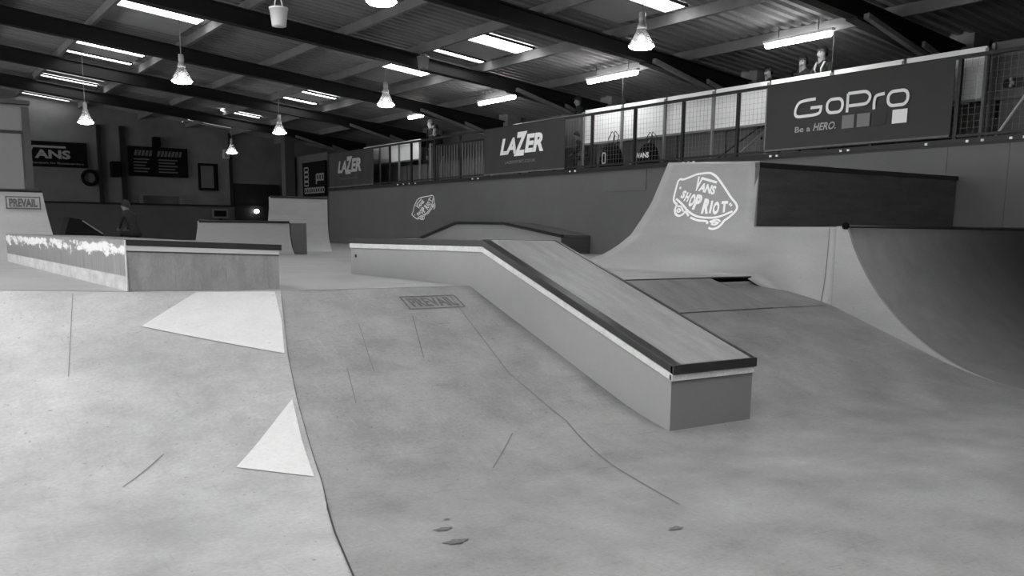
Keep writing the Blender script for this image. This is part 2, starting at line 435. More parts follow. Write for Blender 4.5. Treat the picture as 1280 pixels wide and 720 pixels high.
for x0, x1, panes, liner in (
    (4.72, 6.5, [(22.25, 22.85, 'sky_far')], (22.9, 24.6)),
    (4.72, 6.45, [(27.75, 28.1, 'sky_far'), (29.35, 29.65, 'sky_far')], (28.15, 29.3)),
    (4.65, 6.45, [(33.3, 33.6, 'sky_dim'), (34.55, 34.8, 'sky_far')], None),
    (4.6, 6.35, [(38.9, 39.2, 'sky_dim'), (39.5, 39.7, 'sky_far')], None),
    (10.9, 12.3, [(12.75, 13.3, 'sky_far')], (13.4, 14.6)),
    (10.95, 12.35, [(17.55, 18.25, 'sky_far'), (19.55, 19.8, 'sky_far')], (18.3, 19.5)),
    (10.85, 12.2, [(21.95, 22.5, 'sky_far')], (22.55, 24.4)),
    (10.75, 12.15, [(27.85, 28.1, 'sky_far'), (29.4, 29.7, 'sky_far')], (28.15, 29.35)),
    (10.6, 12.0, [(34.5, 34.75, 'sky_far')], None),
    (10.5, 12.2, [(38.5, 38.75, 'sky_dim'), (39.5, 39.65, 'sky_dim')], None),
    (4.72, 6.5, [(16.4, 18.0, 'sky_near')], None), (4.72, 6.5, [(11.4, 13.2, 'sky_near')], None),
    (4.72, 6.5, [(6.4, 8.6, 'sky_near')], None), (4.72, 6.5, [(1.2, 3.6, 'sky_left')], None),
    (-1.5, 0.3, [(1.2, 3.6, 'sky_left')], None), (-1.5, 0.3, [(6.4, 8.6, 'sky_left')], None), (-1.5, 0.3, [(11.4, 13.4, 'sky_left')], None),  # out-of-view rows of panes added to brighten the left side
    (-1.5, 0.3, [(16.4, 18.4, 'sky_left')], None), (-1.5, 0.3, [(-3.8, -1.4, 'sky_left')], None), (4.72, 6.5, [(-3.8, -1.4, 'sky_left')], None),
    (-6.9, -5.4, [(1.2, 3.6, 'sky_left')], None), (-6.9, -5.4, [(6.4, 8.6, 'sky_left')], None), (-6.9, -5.4, [(11.4, 13.4, 'sky_left')], None)):
    skylight(k, x0, x1, panes, liner); k += 1

# ------------------------------------------------------------------ banks and deck
def prof(d):
    s = DECK / 2.83
    if d < 2.2: return DECK - s * d
    if d > 3.46: return 0.0012
    t = (d - 2.2) / 1.26; z0 = DECK - s * 2.2
    # quadratic Bezier in (d,z): (2.2,z0) (2.83,0) (3.46,0)
    return max(0.0012, (1 - t) ** 2 * z0)
DS = [0, 0.1, 0.4, 0.8, 1.2, 1.6, 2.0, 2.2, 2.35, 2.5, 2.65, 2.8, 2.95, 3.1, 3.25, 3.4, 3.6]
SEAM = [(0, 2.85), (1.2, 2.44), (1.85, 2.25), (2.83, 2.0), (3.6, 1.745), (4.2, 1.57), (7.2, 0.75)]
def seam_pt(d): return (interp(d, SEAM), 7.85 - d * 1.03)
deck_poly = [(-6.5, 13.6), (-1.5, 10.25), (0.78, 8.74), (1.67, 8.15), (2.85, 7.85), (3.15, 7.7), (9.12, 7.7), (9.12, 8.3), (14.0, 8.3), (14.0, 39.84), (-6.5, 39.84)]
tag(MB().prism(deck_poly, 'z', 0.0, DECK).build('raised_deck', M['deck']), 'wide raised timber deck behind the sloping banks', 'deck')

Flat().stroke([(-6.4, 13.62), (-1.5, 10.30), (0.79, 8.79), (1.68, 8.20), (2.87, 7.90), (3.17, 7.745), (4.66, 7.745)], 0.05).build('lip_strip', lambda x, y: (x, y, DECK + 0.003), M['quarter'], bpy.data.objects['raised_deck'])
def kick_drop(x, d):
    """hollow beside the kicker where the bank curves up to the steel lip"""
    if x < 7.96 + 0.2 * d or d > 0.84: return 0.0
    e = min(1.0, (x - 7.96 - 0.2 * d) / 0.12)
    return -0.075 * e * (1 - d / 0.84) ** 1.3
M['bank'] = M['floor']
bank = thing('bank_ramp', (5.5, 5.5, 0), 'broad grey plywood bank sloping down under the long hubba ledge', 'ramp')
rows = []
XF = [0, 0.01, 0.03, 0.06, 0.1, 0.2, 0.35, 0.5, 0.65, 0.78, 0.82, 0.84, 0.86, 0.875, 0.89, 0.905, 0.92, 0.94, 0.96, 0.98, 1.0]
DC = sorted(set(DS + [4.4, 5.4, 6.6, 0.02, 0.2, 0.3, 0.5, 0.6, 0.7, 0.84]))
for d in DC:
    sx, sy = seam_pt(d); row = []
    for t in XF:
        x = lerp(sx, 9.1, t); y = 7.7 - d + (sy - (7.7 - d)) * max(0, 1 - t * 14)
        row.append((x, y, prof(d) + kick_drop(x, d)))
    rows.append(row)
bank_mesh = grid_solid('bank_surface', rows, 0.0, M['bank'], bank)
left = thing('bank_ramp', (0.5, 6.0, 0), 'pale scuffed bank with two white painted patches, nearest the camera', 'ramp')
rows = []
for d in DS + [4.4, 5.4, 6.6]:
    sx, sy = seam_pt(d); t = min(1, d / 2.83); row = []
    for L_ in (0, 0.15, 0.4, 0.7, 1.0):
        row.append((sx - L_ * lerp(1.18, 1.0, t), sy + L_ * lerp(0.30, 0.66, t), prof(d)))
    bx, by, _ = row[-1]
    for L_ in (0.4, 1.07, 2, 3.8, 6.8): row.append((bx - 0.834 * L_, by + 0.552 * L_, prof(d)))
    rows.append(row)
left_mesh = grid_solid('bank_surface', rows, 0.0, M['left'], left)
bv_c, bv_l = bvh_of(bank_mesh), bvh_of(left_mesh)
def drop(bv, h=0.004):
    def fn(x, y):
        r = bv.ray_cast(Vector((x, y, 5)), Vector((0, 0, -1)))
        z = r[0].z if r[0] is not None else 0.003
        return (x, y, z + h)
    return fn
# painted white patches on the pale bank (they end along the seam)
pa = Flat().poly([(2.17, 7.99), (2.79, 7.82), (2.62, 7.2), (2.435, 6.66), (1.61, 7.50)])
pa.build('painted_patch', drop(bv_l, 0.005), M['mark'], left_mesh, 3)['label'] = 'white painted four-sided patch'
pb = Flat().poly([(2.235, 5.99), (2.10, 5.48), (1.985, 5.0), (1.64, 5.36)])
pb.build('painted_patch', drop(bv_l, 0.005), M['mark'], left_mesh, 3)['label'] = 'white painted triangle'
# hip seam, lip edge and sheet seams
Flat().stroke([(seam_pt(d)[0] + 0.002, seam_pt(d)[1]) for d in [i * 0.12 for i in range(44)]], 0.010).build('hip_seam', drop(bv_c, 0.006), M['seam'], left)
Flat().stroke([(lerp(4.35, 4.02, min(1, t / 10)) - max(0, (t - 15) / 12) * 0.5, 7.5 - t * 0.15) for t in range(0, 27)], 0.008).build('sheet_seam', drop(bv_c, 0.004), M['scuff'], bank)
def seamline(a, b, w, bv, par, m='seam', n=14):
    Flat().stroke([(lerp(a[0], b[0], i / n), lerp(a[1], b[1], i / n)) for i in range(n + 1)], w).build('scuff_line' if m == 'scuff' else 'sheet_seam', drop(bv, 0.004), M[m], par)
seamline((6.3, 6.865), (8.1, 6.865), 0.018, bv_c, bank)
seamline((8.1, 6.865), (8.95, 6.85), 0.01, bv_c, bank)
seamline((3.05, 4.72), (3.5, 5.17), 0.008, bv_c, bank, 'scuff')
seamline((2.95, 6.2), (3.2, 7.0), 0.006, bv_c, bank, 'scuff')
seamline((2.62, 5.8), (2.78, 6.3), 0.006, bv_c, bank, 'scuff')
seamline((3.45, 6.35), (3.75, 7.1), 0.008, bv_c, bank, 'scuff')
seamline((1.27, 8.36), (1.0, 7.0), 0.004, bv_l, left, 'scuff')
seamline((1.32, 5.75), (1.02, 5.45), 0.007, bv_l, left, 'scuff')
# rubber marks on the lower floor
for (x, y, r) in ((2.23, 3.92, 0.035), (2.19, 3.72, 0.045), (2.33, 4.05, 0.015), (3.25, 3.30, 0.03)):
    Flat().poly([(x + r * (1 + 0.35 * math.sin(3 * a + x * 9)) * math.cos(a) * 1.4, y + r * (1 + 0.3 * math.cos(5 * a)) * math.sin(a) * 0.7) for a in [math.pi * i / 9 for i in range(18)]]).build('scuff_line', lambda a, b: (a, b, 0.006), M['stencil'], bank)
# stencil on the bank
st = Flat().text('PREVAIL', 3.86, 7.27, 0.47, 0.19, bold=0.04)
st.stroke([(3.80, 7.235), (4.36, 7.235), (4.39, 7.49), (3.83, 7.49)], 0.018, True)
st.build('stencil_lettering', drop(bv_c, 0.004), M['stencil'], bank_mesh, 1)

# steel lip and kicker to the right of the ledge
tag(MB().box(6.2, 8.67, 7.70, 7.745, 0.915, 0.982).build('coping_bar', M['steel'], None, bevel=0.006),
    'black steel coping bar along the deck lip beside the kicker', 'coping')
kr = []
for d in [0.02 + 0.82 * i / 8 for i in range(9)]:
    kr.append([(x, 7.7 - d, prof(d) + 0.012 * (1 - d / 0.86) + 0.002) for x in [lerp(6.25, 7.95 + 0.2 * d, i / 8) for i in range(9)]])
kv = [p for r in kr for p in r] + [(p[0], p[1], p[2] - 0.012) for r in kr for p in r]
kf = [(i * 9 + j, i * 9 + j + 1, (i + 1) * 9 + j + 1, (i + 1) * 9 + j) for i in range(8) for j in range(8)]
kf += [tuple(81 + q for q in f) for f in kf]
for i in range(8):
    kf += [(i * 9 + 8, (i + 1) * 9 + 8, 81 + (i + 1) * 9 + 8, 81 + i * 9 + 8), (i * 9, 81 + i * 9, 81 + (i + 1) * 9, (i + 1) * 9)]
    kf += [(i, i + 1, 81 + i + 1, 81 + i), (72 + i, 81 + 72 + i, 81 + 72 + i + 1, 72 + i + 1)]
tag(mesh_obj('kicker_plate', kv, kf, M['kick']), 'stained plywood kicker plate rising to the steel coping bar', 'kicker')

# ------------------------------------------------------------------ hubba ledge (flat on the deck, then down the bank)
LX0, LX1 = 4.68, 5.56
led = thing('hubba_ledge', (5.1, 7.5, 0), 'long grey kinked ledge with black steel edges and white trim running down the bank', 'ledge')
low = [(10.45, DECK)] + [(7.7 - d, prof(d)) for d in DS if d <= 2.83] + [(4.87, prof(2.83))]
top = [(4.87, 0.485), (7.46, 1.345), (10.45, 1.325)]
LB = MB()
side = low + top
LB.prism(side, 'x', LX0 + 0.012, LX1 - 0.012)
LB.build('body', M['paint'], led)
MB().prism([(4.868, 0.004), (4.868, 0.44), (4.872, 0.44), (4.872, 0.004)], 'x', LX0 + 0.012, LX1 - 0.012).build('end_panel', M['paint_end'], led)['label'] = 'darker grey end panel'
def band(y, z, dz0, dz1):  # polygon following the top line
    return
def run(name, x0, x1, dz0, dz1, m, ends=(4.85, 10.46)):
    t = [(ends[0], 0.485 + (ends[0] - 4.87) * 0.332), (7.46, 1.345), (ends[1], 1.325)]
    pts = [(p[0], p[1] + dz1) for p in t] + [(p[0], p[1] + dz0) for p in reversed(t)]
    return MB().prism(pts, 'x', x0, x1).build(name, m, led, bevel=0.004)
run('top_sheet', LX0 + 0.10, LX1 - 0.03, 0.0, 0.056, M['ply'])
run('steel_edge', LX0, LX0 + 0.10, 0.002, 0.062, M['steel'])
run('steel_edge', LX1 - 0.03, LX1 + 0.005, 0.002, 0.062, M['steel'])
MB().box(LX0, LX1 + 0.005, 4.84, 4.875, 0.475, 0.545).build('steel_edge', M['steel'], led, bevel=0.004)
run('white_trim', LX0 - 0.004, LX0 + 0.03, -0.052, 0.0, M['white'])
MB().box(LX0 - 0.004, LX1 - 0.005, 4.855, 4.88, 0.425, 0.476).build('white_trim', M['white'], led, bevel=0.003)
MB().lathe([(0, 0), (0.018, 0), (0.018, 0.012), (0, 0.012)], (0, 0, 0), 10).build('screw_head', M['steel'], led)
for o in [q for q in led.children if q.name.startswith('screw_head')]:
    o.data.transform(Matrix.Translation((LX0 + 0.008, 10.30, 1.18)) @ Matrix.Rotation(-math.pi / 2, 4, 'Y'))

# ------------------------------------------------------------------ low ledge box on the deck at the left
bx = thing('ledge_box', (2.2, 9, DECK), 'low grey ledge box with scuffed white flank standing at the deck lip', 'ledge')
plan = [(1.665, 8.19), (2.90, 8.00), (2.78, 15.75), (1.545, 15.75)]
MB().prism(plan, 'z', DECK, 1.335).build('body', M['ply'], bx)
ins = [(1.65, 8.17), (2.925, 7.975), (2.80, 15.77), (1.53, 15.77)]
tb = MB(); n = 4
tz = {0: 1.392, 1: 1.352, 2: 1.352, 3: 1.375}
tb.add([(p[0], p[1], 1.335) for p in plan] + [(p[0], p[1], tz[i]) for i, p in enumerate(plan)],
       [(3, 2, 1, 0), (4, 5, 6, 7)] + [(i, (i + 1) % 4, 4 + (i + 1) % 4, 4 + i) for i in range(4)])
tb.build('top_sheet', M['riser'], bx)
def face_strip(name, a, b, z0a, z1a, z0b, z1b, th, m):
    d = Vector((b[0] - a[0], b[1] - a[1])).normalized(); nrm = Vector((d.y, -d.x)) * th
    v = []
    for p, z0, z1 in ((a, z0a, z1a), (b, z0b, z1b)):
        for o_ in (0, 1):
            for z in (z0, z1): v.append((p[0] + nrm.x * o_, p[1] + nrm.y * o_, z))
    f = [(0, 1, 3, 2), (4, 6, 7, 5), (0, 2, 6, 4), (1, 5, 7, 3), (2, 3, 7, 6), (0, 4, 5, 1)]
    return mesh_obj(name, v, f, m, bx)
face_strip('steel_edge', plan[0], (2.925, 7.997), 1.345, 1.394, 1.303, 1.354, 0.012, M['steel'])
face_strip('white_trim', plan[0], plan[1], 1.303, 1.345, 1.266, 1.303, 0.008, M['print_grey'])
face_strip('joint_line', plan[0], plan[1], 1.296, 1.303, 1.259, 1.266, 0.009, M['seam'])
face_strip('worn_flank', (1.545, 15.75), plan[0], DECK + 0.002, 1.375, DECK + 0.002, 1.390, 0.008, M['worn'])['label'] = 'scuffed flank with flaking white paint'
MB().tube([(1.662, 8.183, DECK + 0.004), (1.662, 8.183, 1.39)], 0.008, 6).build('corner_bead', M['white'], bx)

# ------------------------------------------------------------------ viewing platform wall
plat = thing('viewing_platform', (15.5, 19, 0), 'long raised spectator platform with a plain dark grey front wall', 'platform')
MB().box(14.0, 14.1, 4.0, 33.1, 0.0, 2.86).build('front_wall', M['wallpaint'], plat)
MB().box(13.96, 17.39, 4.0, 33.1, 2.86, 2.95).build('platform_floor', M['riserdark'], plat)
MB().box(13.93, 13.965, 4.0, 33.1, 2.88, 2.96).build('nosing', M['rail'], plat)
MB().box(13.985, 14.0, 15.55, 17.05, 2.40, 2.85).build('wall_panel', M['wallpatch'], plat)['label'] = 'slightly paler square panel'
MB().box(15.05, 17.39, 4.0, 33.1, 2.95, 3.35).build('spectator_step', M['riserdark'], plat)
for i in range(19):
    y = 4.1 + i * 1.45
    if y + 1.38 < 33: MB().box(15.0, 15.05, y, y + 1.38, 2.96, 3.62).build('riser_panel', M['riser'], plat, bevel=0.01)
for y in (7.6, 8.58): MB().box(13.994, 14.0, y - 0.004, y + 0.004, 1.6, 2.86).build('sheet_seam', M['dquarter'], plat)
bits = 0
for y in (7.35, 7.55, 7.98, 8.22, 8.9, 10.35, 10.5, 11.9, 12.05, 14.05, 14.2, 14.35, 18.0, 18.2, 22.4, 22.7, 26.1, 26.5, 26.9, 27.3):
    MB().box(13.905, 13.93, y - 0.022, y + 0.022, 2.895, 2.93).build('fixing_clip', M['print'], plat)

# big logo painted on the left of the wall
def logo(fl_line, fl_text):
    """skateboard shaped outline and lettering, in photo-like units centred on 0,0 (x right, y down)"""
    def z(x, y): return (x / 9.0 + 830 - 885, y / 9.0 + 210 - 250)
    out = [(90, 140), (115, 112), (160, 118), (230, 100), (330, 68), (420, 58), (530, 58), (610, 95), (665, 140), (760, 240), (840, 335), (905, 400), (925, 450), (900, 500), (840, 560), (805, 585)]
    fl_line.stroke(smooth_line([z(*p) for p in out], 5), 2.8)
    fl_line.stroke(smooth_line([z(*p) for p in ((92, 138), (95, 220), (105, 340), (135, 385), (180, 410))], 4), 2.8)
    fl_line.stroke(smooth_line([z(*p) for p in ((140, 345), (250, 410), (360, 490), (480, 545), (620, 560), (740, 545), (880, 485))], 5), 2.6)
    fl_line.stroke(smooth_line([z(*p) for p in ((180, 410), (180, 470), (215, 525), (265, 545), (305, 525), (325, 495), (385, 545))], 5), 2.7)
    fl_line.stroke(smooth_line([z(*p) for p in ((195, 435), (240, 435), (280, 470), (298, 495))], 4), 2.2)
    fl_line.stroke(smooth_line([z(*p) for p in ((210, 470), (235, 465), (258, 485), (240, 500), (215, 485))], 4, True), 2.2)
    fl_line.stroke(smooth_line([z(*p) for p in ((410, 560), (500, 590), (610, 600), (625, 630))], 5), 2.7)
    fl_line.stroke(smooth_line([z(*p) for p in ((805, 585), (780, 630), (740, 668), (690, 682), (650, 670))], 5), 2.7)
    fl_line.stroke(smooth_line([z(*p) for p in ((645, 605), (690, 585), (735, 580), (765, 600))], 4), 2.2)
    fl_line.stroke(smooth_line([z(*p) for p in ((665, 620), (700, 605), (740, 615), (705, 635))], 4, True), 2.4)
    def w(t, x, y, wd, h, rot, bold=0.06, sh=0.0):   # y is the baseline
        c = z(x, y); fl_text.text(t, c[0], -c[1], wd / 9, h / 9, bold, sh, -rot)
    w('V', 345, 252, 82, 165, 0.15, 0.06); w('ANS', 412, 258, 222, 100, 0.22, 0.05)
    fl_line.stroke([z(415, 118), z(440, 115), z(640, 168)], 3.0)
    w('S', 190, 335, 55, 95, 0.25); w('H', 248, 370, 60, 105, 0.25); w('O', 322, 435, 70, 150, 0.12); w('P', 395, 470, 85, 175, 0.1)
    w('R', 520, 515, 85, 170, 0.02); w('I', 612, 510, 26, 140, -0.02); w('O', 650, 525, 75, 145, -0.02); w('T', 745, 500, 75, 125, -0.05)
    for x, y in ((150, 210), (160, 222), (840, 405), (856, 420)): fl_line.stroke([z(x - 10, y + 10), z(x + 10, y - 8)], 2.0)

# ------------------------------------------------------------------ curved quarter with the big painted logo
NORM = [(0, 0), (.163, .388), (.263, .546), (.363, .69), (.484, .783), (.605, .855), (.70, .888), (1, 1)]
FAR_TOP, FAR_X, FAR_FOOT = 2.535, 10.0, 8.05
def far_x(z):    # x of the far section at height z
    dr = (FAR_TOP - z) / (FAR_TOP - DECK); pts = [(b, a) for a, b in NORM]
    return FAR_X - (FAR_X - FAR_FOOT) * interp(dr, pts)
YA0, YA1, YE = 6.86, 10.63, 8.37
def qfoot(y): return (interp(y, [(6.86, 9.09), (7.7, 8.6), (8.4, 8.4), (10.63, FAR_FOOT)]),
                      DECK - 0.01 if y >= 7.7 else prof(7.7 - y) - 0.095)
def sec_x(y, s):
    """surface x at section y for s in 0..1 (foot to lower lip)"""
    xf, zf = qfoot(y); zt = 1.575; z = lerp(zf, zt, s)
    xt = interp(y, [(6.86, 9.12), (8.37, 9.42), (10.63, far_x(1.575))])
    # concave shape borrowed from the far section
    zz = lerp(DECK, zt, s); sh = (far_x(zz) - FAR_FOOT) / (far_x(zt) - FAR_FOOT)
    w = max(0.0, min(1.0, (10.63 - y) / 2.2)); sh = lerp(sh, math.sqrt(max(0, 1 - (1 - s) ** 2)) , w)
    return (lerp(xf, xt, sh), y, z)
YS = [6.86, 7.0, 7.2, 7.45, 7.7, 7.95, 8.2, 8.37, 8.6, 8.9, 9.2, 9.5, 9.8, 10.1, 10.4, 10.63]
SS = [i / 14 for i in range(15)]
aq = thing('quarter_pipe', (9.5, 8.8, DECK), 'pale curved quarter pipe wall carrying the large white painted logo', 'quarter pipe')
UP = 10
rows = []
for y in YS:
    r = [sec_x(y, s) for s in SS]
    zt = interp(y, [(8.37, 2.41), (10.63, FAR_TOP)]); t = max(0, (y - 8.37) / (10.63 - 8.37))
    for i in range(1, UP + 1):
        z = lerp(1.575, zt, i / UP)
        r.append((lerp(9.42 + 0.05 * i / UP, far_x(min(z, FAR_TOP - 0.001)), t) if y >= 8.37 else r[14][0], y, z if y >= 8.37 else 1.575))
    rows.append(r)
K = len(rows[0]); i0 = YS.index(8.37); NL = len(SS)
v = [p for r in rows for p in r]
f = [(i * K + k, i * K + k + 1, (i + 1) * K + k + 1, (i + 1) * K + k) for i in range(len(YS) - 1) for k in range(K - 1) if k < NL - 1 or i >= i0]
nq = len(f); n = len(v); v += [(10.9, p[1], p[2]) for p in v[:n]]
f += [tuple(n + q for q in g) for g in f[:nq]]
def wall_(a, b): f.append((a, b, n + b, n + a))
for i in range(len(YS) - 1):
    wall_(i * K, (i + 1) * K)
    t_ = NL - 1 if i < i0 else K - 1
    wall_(i * K + t_, (i + 1) * K + t_)
for k in range(K - 1):
    wall_((len(YS) - 1) * K + k, (len(YS) - 1) * K + k + 1)
    if k < NL - 1: wall_(k, k + 1)
    else: wall_(i0 * K + k, i0 * K + k + 1)
qa = mesh_obj('transition', v, f, M['quarter'], aq)
for p in qa.data.polygons[:nq]: p.use_smooth = True
bv_a = bvh_of(qa)
def onto_x(bvs, x0=5.0, h=0.006, dflt=9.5):
    def cast(y, z):
        best = None
        for b in bvs:
            r = b.ray_cast(Vector((x0, y, z)), Vector((1, 0, 0)))
            if r[0] is not None and (best is None or r[0].x < best): best = r[0].x
        return (dflt if best is None else best) - h
    return cast
castA = onto_x([bv_a])
def mapA(px, py):
    y = -0.01534 * px - 0.00067 * py + 9.44453; z = -0.00031 * px - 0.0110 * py + 1.94439
    return (castA(y, z), y, z)
fl, ft = Flat(), Flat(); logo(fl, ft)
fl.build('painted_logo_outline', mapA, M['print'], qa)
Flat().add([(p[0], -p[1]) for p in ft.v], ft.f).build('painted_logo_lettering', mapA, M['print'], qa)
seam_y = 6.98
Flat().stroke([(seam_y, 0.70 + i * 0.087) for i in range(11)], 0.01).build('sheet_seam', lambda y, z: (castA(y, z) + 0.002, y, z), M['scuff'], aq)

# smaller logo on the platform wall
fl, ft = Flat(), Flat(); logo(fl, ft)
ca, sa = math.cos(0.95), math.sin(0.95)
def mapW(px, py):
    # turned anticlockwise on the wall; about 1.7 m long
    u, v = px * 0.0165, -py * 0.0165
    u, v = u * ca - v * sa, u * sa + v * ca
    return (13.99, 25.7 - u * 1.0, 2.17 + v * 0.62)
fl.build('painted_logo_outline', mapW, M['print'], plat)
Flat().add([(p[0], -p[1]) for p in ft.v], ft.f).build('painted_logo_lettering', mapW, M['print'], plat)

# ------------------------------------------------------------------ dark quarter on the right with its side panel, and the black block behind it
QR, QY = 2.5, 4.4
def qz(y): 
    d = max(0, y - QY); return QR - math.sqrt(QR * QR - d * d)
ytop = QY + math.sqrt(QR * QR - (QR - 1.58) ** 2)
qs = [QY + (ytop - QY) * i / 24 for i in range(25)]
dq = thing('quarter_pipe', (11.5, 6, 0), 'dark grey curved quarter pipe facing the near floor below the black wall', 'quarter pipe')
pts = [(y, qz(y) + 0.003) for y in qs] + [(ytop + 0.1, 1.58), (ytop + 0.1, 0.0), (QY, 0.0)]
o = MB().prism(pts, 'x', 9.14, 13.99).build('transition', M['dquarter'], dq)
for p in o.data.polygons:
    if abs(p.normal.x) < 0.5 and p.center.y < ytop and p.center.z > 0.001: p.use_smooth = True
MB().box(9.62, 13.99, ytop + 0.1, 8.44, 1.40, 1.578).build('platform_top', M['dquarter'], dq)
MB().prism([(y, qz(y) + 0.004) for y in qs] + [(6.86, 1.58), (6.86, 0.0), (QY, 0.0)], 'x', 9.105, 9.14).build('side_panel', M['quarter'], dq)['label'] = 'pale plywood side panel'
MB().tube([(9.10, ytop, 1.582), (13.99, ytop, 1.582)], 0.02, 10).build('coping_pipe', M['steel'], dq, True)
MB().tube([(9.07, ytop, 1.585), (9.10, ytop, 1.585)], 0.04, 10).build('pipe_cap', M['black'], dq)
blk = thing('grind_block', (11.5, 8.4, 1.58), 'black stained plywood block with a steel edge behind the dark quarter pipe', 'ledge')
MB().box(9.46, 13.95, 8.362, 8.43, 1.583, 2.33).build('body', M['block'], blk)
MB().box(9.45, 13.99, 8.35, 8.43, 2.33, 2.395).build('steel_edge', M['steel'], blk, bevel=0.006)

# ------------------------------------------------------------------ far ledge against the platform wall
fd = thing('hubba_ledge', (13.5, 20, DECK), 'short grey kinked ledge with black edges set against the platform wall', 'ledge')
lt = [(17.5, 1.34), (19.9, 1.63), (22.3, 1.65), (24.3, 1.22), (24.3, DECK), (17.5, DECK)]
MB().prism(lt, 'x', 13.17, 13.98).build('body', M['paint'], fd)
MB().box(13.15, 13.98, 17.46, 17.5, DECK, 1.33).build('end_panel', M['block'], fd)
t = [(17.45, 1.34), (19.9, 1.635), (22.3, 1.655), (24.32, 1.22)]
MB().prism([(a, b + 0.07) for a, b in t] + [(a, b) for a, b in reversed(t)], 'x', 13.12, 13.20).build('steel_edge', M['steel'], fd)
MB().prism([(a, b + 0.06) for a, b in t] + [(a, b) for a, b in reversed(t)], 'x', 13.20, 13.985).build('top_sheet', M['dquarter'], fd)

# ------------------------------------------------------------------ ramps at the far end of the deck
def curved_ramp(name, label, x0, x1, yf, yl, zt, m, xl0=None, xl1=None, deep=1.0):
    e = thing(name, ((x0 + x1) / 2, yl, DECK), label, 'quarter pipe')
    rows = []
    for i in range(13):
        a = math.radians(8 + 68 * i / 12); a0 = math.radians(8); a1 = math.radians(76)
        u = (math.sin(a) - math.sin(a0)) / (math.sin(a1) - math.sin(a0)); w = (math.cos(a0) - math.cos(a)) / (math.cos(a0) - math.cos(a1))
        rows.append([(lerp(lerp(x0, xl0 if xl0 is not None else x0, w), lerp(x1, xl1 if xl1 is not None else x1, w), k / 6), lerp(yf, yl, u), lerp(DECK, zt, w)) for k in range(7)])
    rows.append([(p[0], yl + deep, zt) for p in rows[-1]])
    grid_solid('transition', rows, DECK, m, e)
    p, q = rows[-2][0], rows[-2][-1]
    MB().tube([(p[0], p[1], p[2]), (q[0], q[1], q[2])], 0.025, 8).build('coping_pipe', M['steel'], e)
    return e
pq = curved_ramp('quarter_pipe', 'grey quarter pipe with a stencilled word behind the low ledge box', -4.0, 2.33, 15.9, 16.95, 2.05, M['quarter'], None, 2.22)
sf = Flat().text('PREVAIL', 1.72, 1.79, 0.40, 0.13, bold=0.05).stroke([(1.68, 1.765), (2.16, 1.765), (2.16, 1.945), (1.68, 1.945)], 0.02, True)
bvp = bvh_of(pq.children[0])
def onY(x, z):
    r = bvp.ray_cast(Vector((x, 10, z)), Vector((0, 1, 0))); return (x, (r[0].y if r[0] is not None else 16.8) - 0.006, z)
sf.build('stencil_lettering', onY, M['stencil'], pq)
curved_ramp('quarter_pipe', 'low pale quarter pipe standing between the ledge box and the tall one', 4.95, 6.93, 18.15, 18.5, 1.615, M['quarter'], 5.13, 6.95, 0.1)
curved_ramp('quarter_pipe', 'tall pale quarter pipe below the black hanging banner', 7.2, 8.72, 20.45, 20.9, 2.2, M['quarter'], 7.42, 8.8, 0.1)
tag(MB().box(6.97, 7.29, 18.42, 18.6, DECK, 1.6).build('plywood_board', M['dquarter'], bevel=0.008), 'dark upright plywood board closing the gap beside the low quarter pipe', 'board')

# pale hut at the left edge
hut = thing('cabin', (0.5, 23, DECK), 'pale panelled cabin rising behind the stencilled quarter pipe', 'cabin')
MB().box(-3.5, 2.74, 22.0, 25.0, DECK, 3.95).build('wall_panel', M['hut'], hut, bevel=0.02)
MB().box(-3.3, 2.56, 21.95, 22.0, DECK, 3.36).build('door', M['hut'], hut)
MB().box(-3.4, 2.58, 21.93, 22.0, 3.36, 3.42).build('lintel', M['seam'], hut)
MB().box(2.60, 2.74, 21.97, 22.0, DECK, 3.9).build('corner_post', M['hutdark'], hut)
MB().box(2.05, 2.76, 21.9, 25.1, 3.95, 4.03).build('roof_edge', M['hutdark'], hut)

# ------------------------------------------------------------------ end wall furniture
tag(MB().box(X0, 17.3, 39.93, 40.0, DECK, 2.37).build('wall_paint_band', M['concrete_low']), None, None, None, 'structure').name = 'trim_1'
structure(MB().box(X0, 17.3, 39.85, 40.0, 2.36, 2.43).build('trim_2', M['beam']))
for x, w in ((7.36, 0.07), (8.22, 0.09), (12.5, 0.05)):
    structure(MB().box(x - w, x + w, 39.82, 40.0, 2.4, 5.4).build('trim_3', M['beam']))
vb = thing('banner', (5.9, 39.9, 3.7), 'black wall banner with large white lettering beside the cabin', 'banner')
vb = MB().box(4.1, 6.9, 39.86, 39.998, 3.72, 4.66).build('cloth', M['black'], vb)
f_ = Flat().text('V', 4.45, 4.02, 0.62, 0.46, 0.04).text('ANS', 5.06, 4.02, 1.24, 0.33, 0.04).rect(5.0, 6.15, 4.42, 4.50)
f_.build('lettering', lambda x, z: (x, 39.85, z), M['print_mid'], vb)
Flat().text('skatepark for Skateboarders', 4.9, 3.80, 1.85, 0.10, 0.01).build('slogan_lettering', lambda x, z: (x, 39.85, z), M['faded'], vb)
sb = thing('notice_board', (9.55, 39.9, 3.5), 'wide black notice board with faded rows of lettering on the end wall', 'sign')
sb = MB().box(8.42, 10.72, 39.86, 39.998, 3.5, 4.66).build('board_panel', M['black'], sb)
fb = Flat()
for i, (a, b) in enumerate(((8.62, 9.35), (9.5, 10.5))):
    n = int((b - a) / 0.14)
    for k2 in range(n): fb.poly([(a + k2 * 0.14, 4.30), (a + k2 * 0.14 + 0.1, 4.30), (a + k2 * 0.14 + 0.16, 4.52), (a + k2 * 0.14 + 0.06, 4.52)])
for r_ in range(5):
    z = 4.14 - r_ * 0.12
    for a, b in ((8.6, 9.2 - 0.08 * (r_ % 3)), (9.55, 10.3 - 0.1 * (r_ % 2))): fb.rect(a, b, z, z + 0.05)
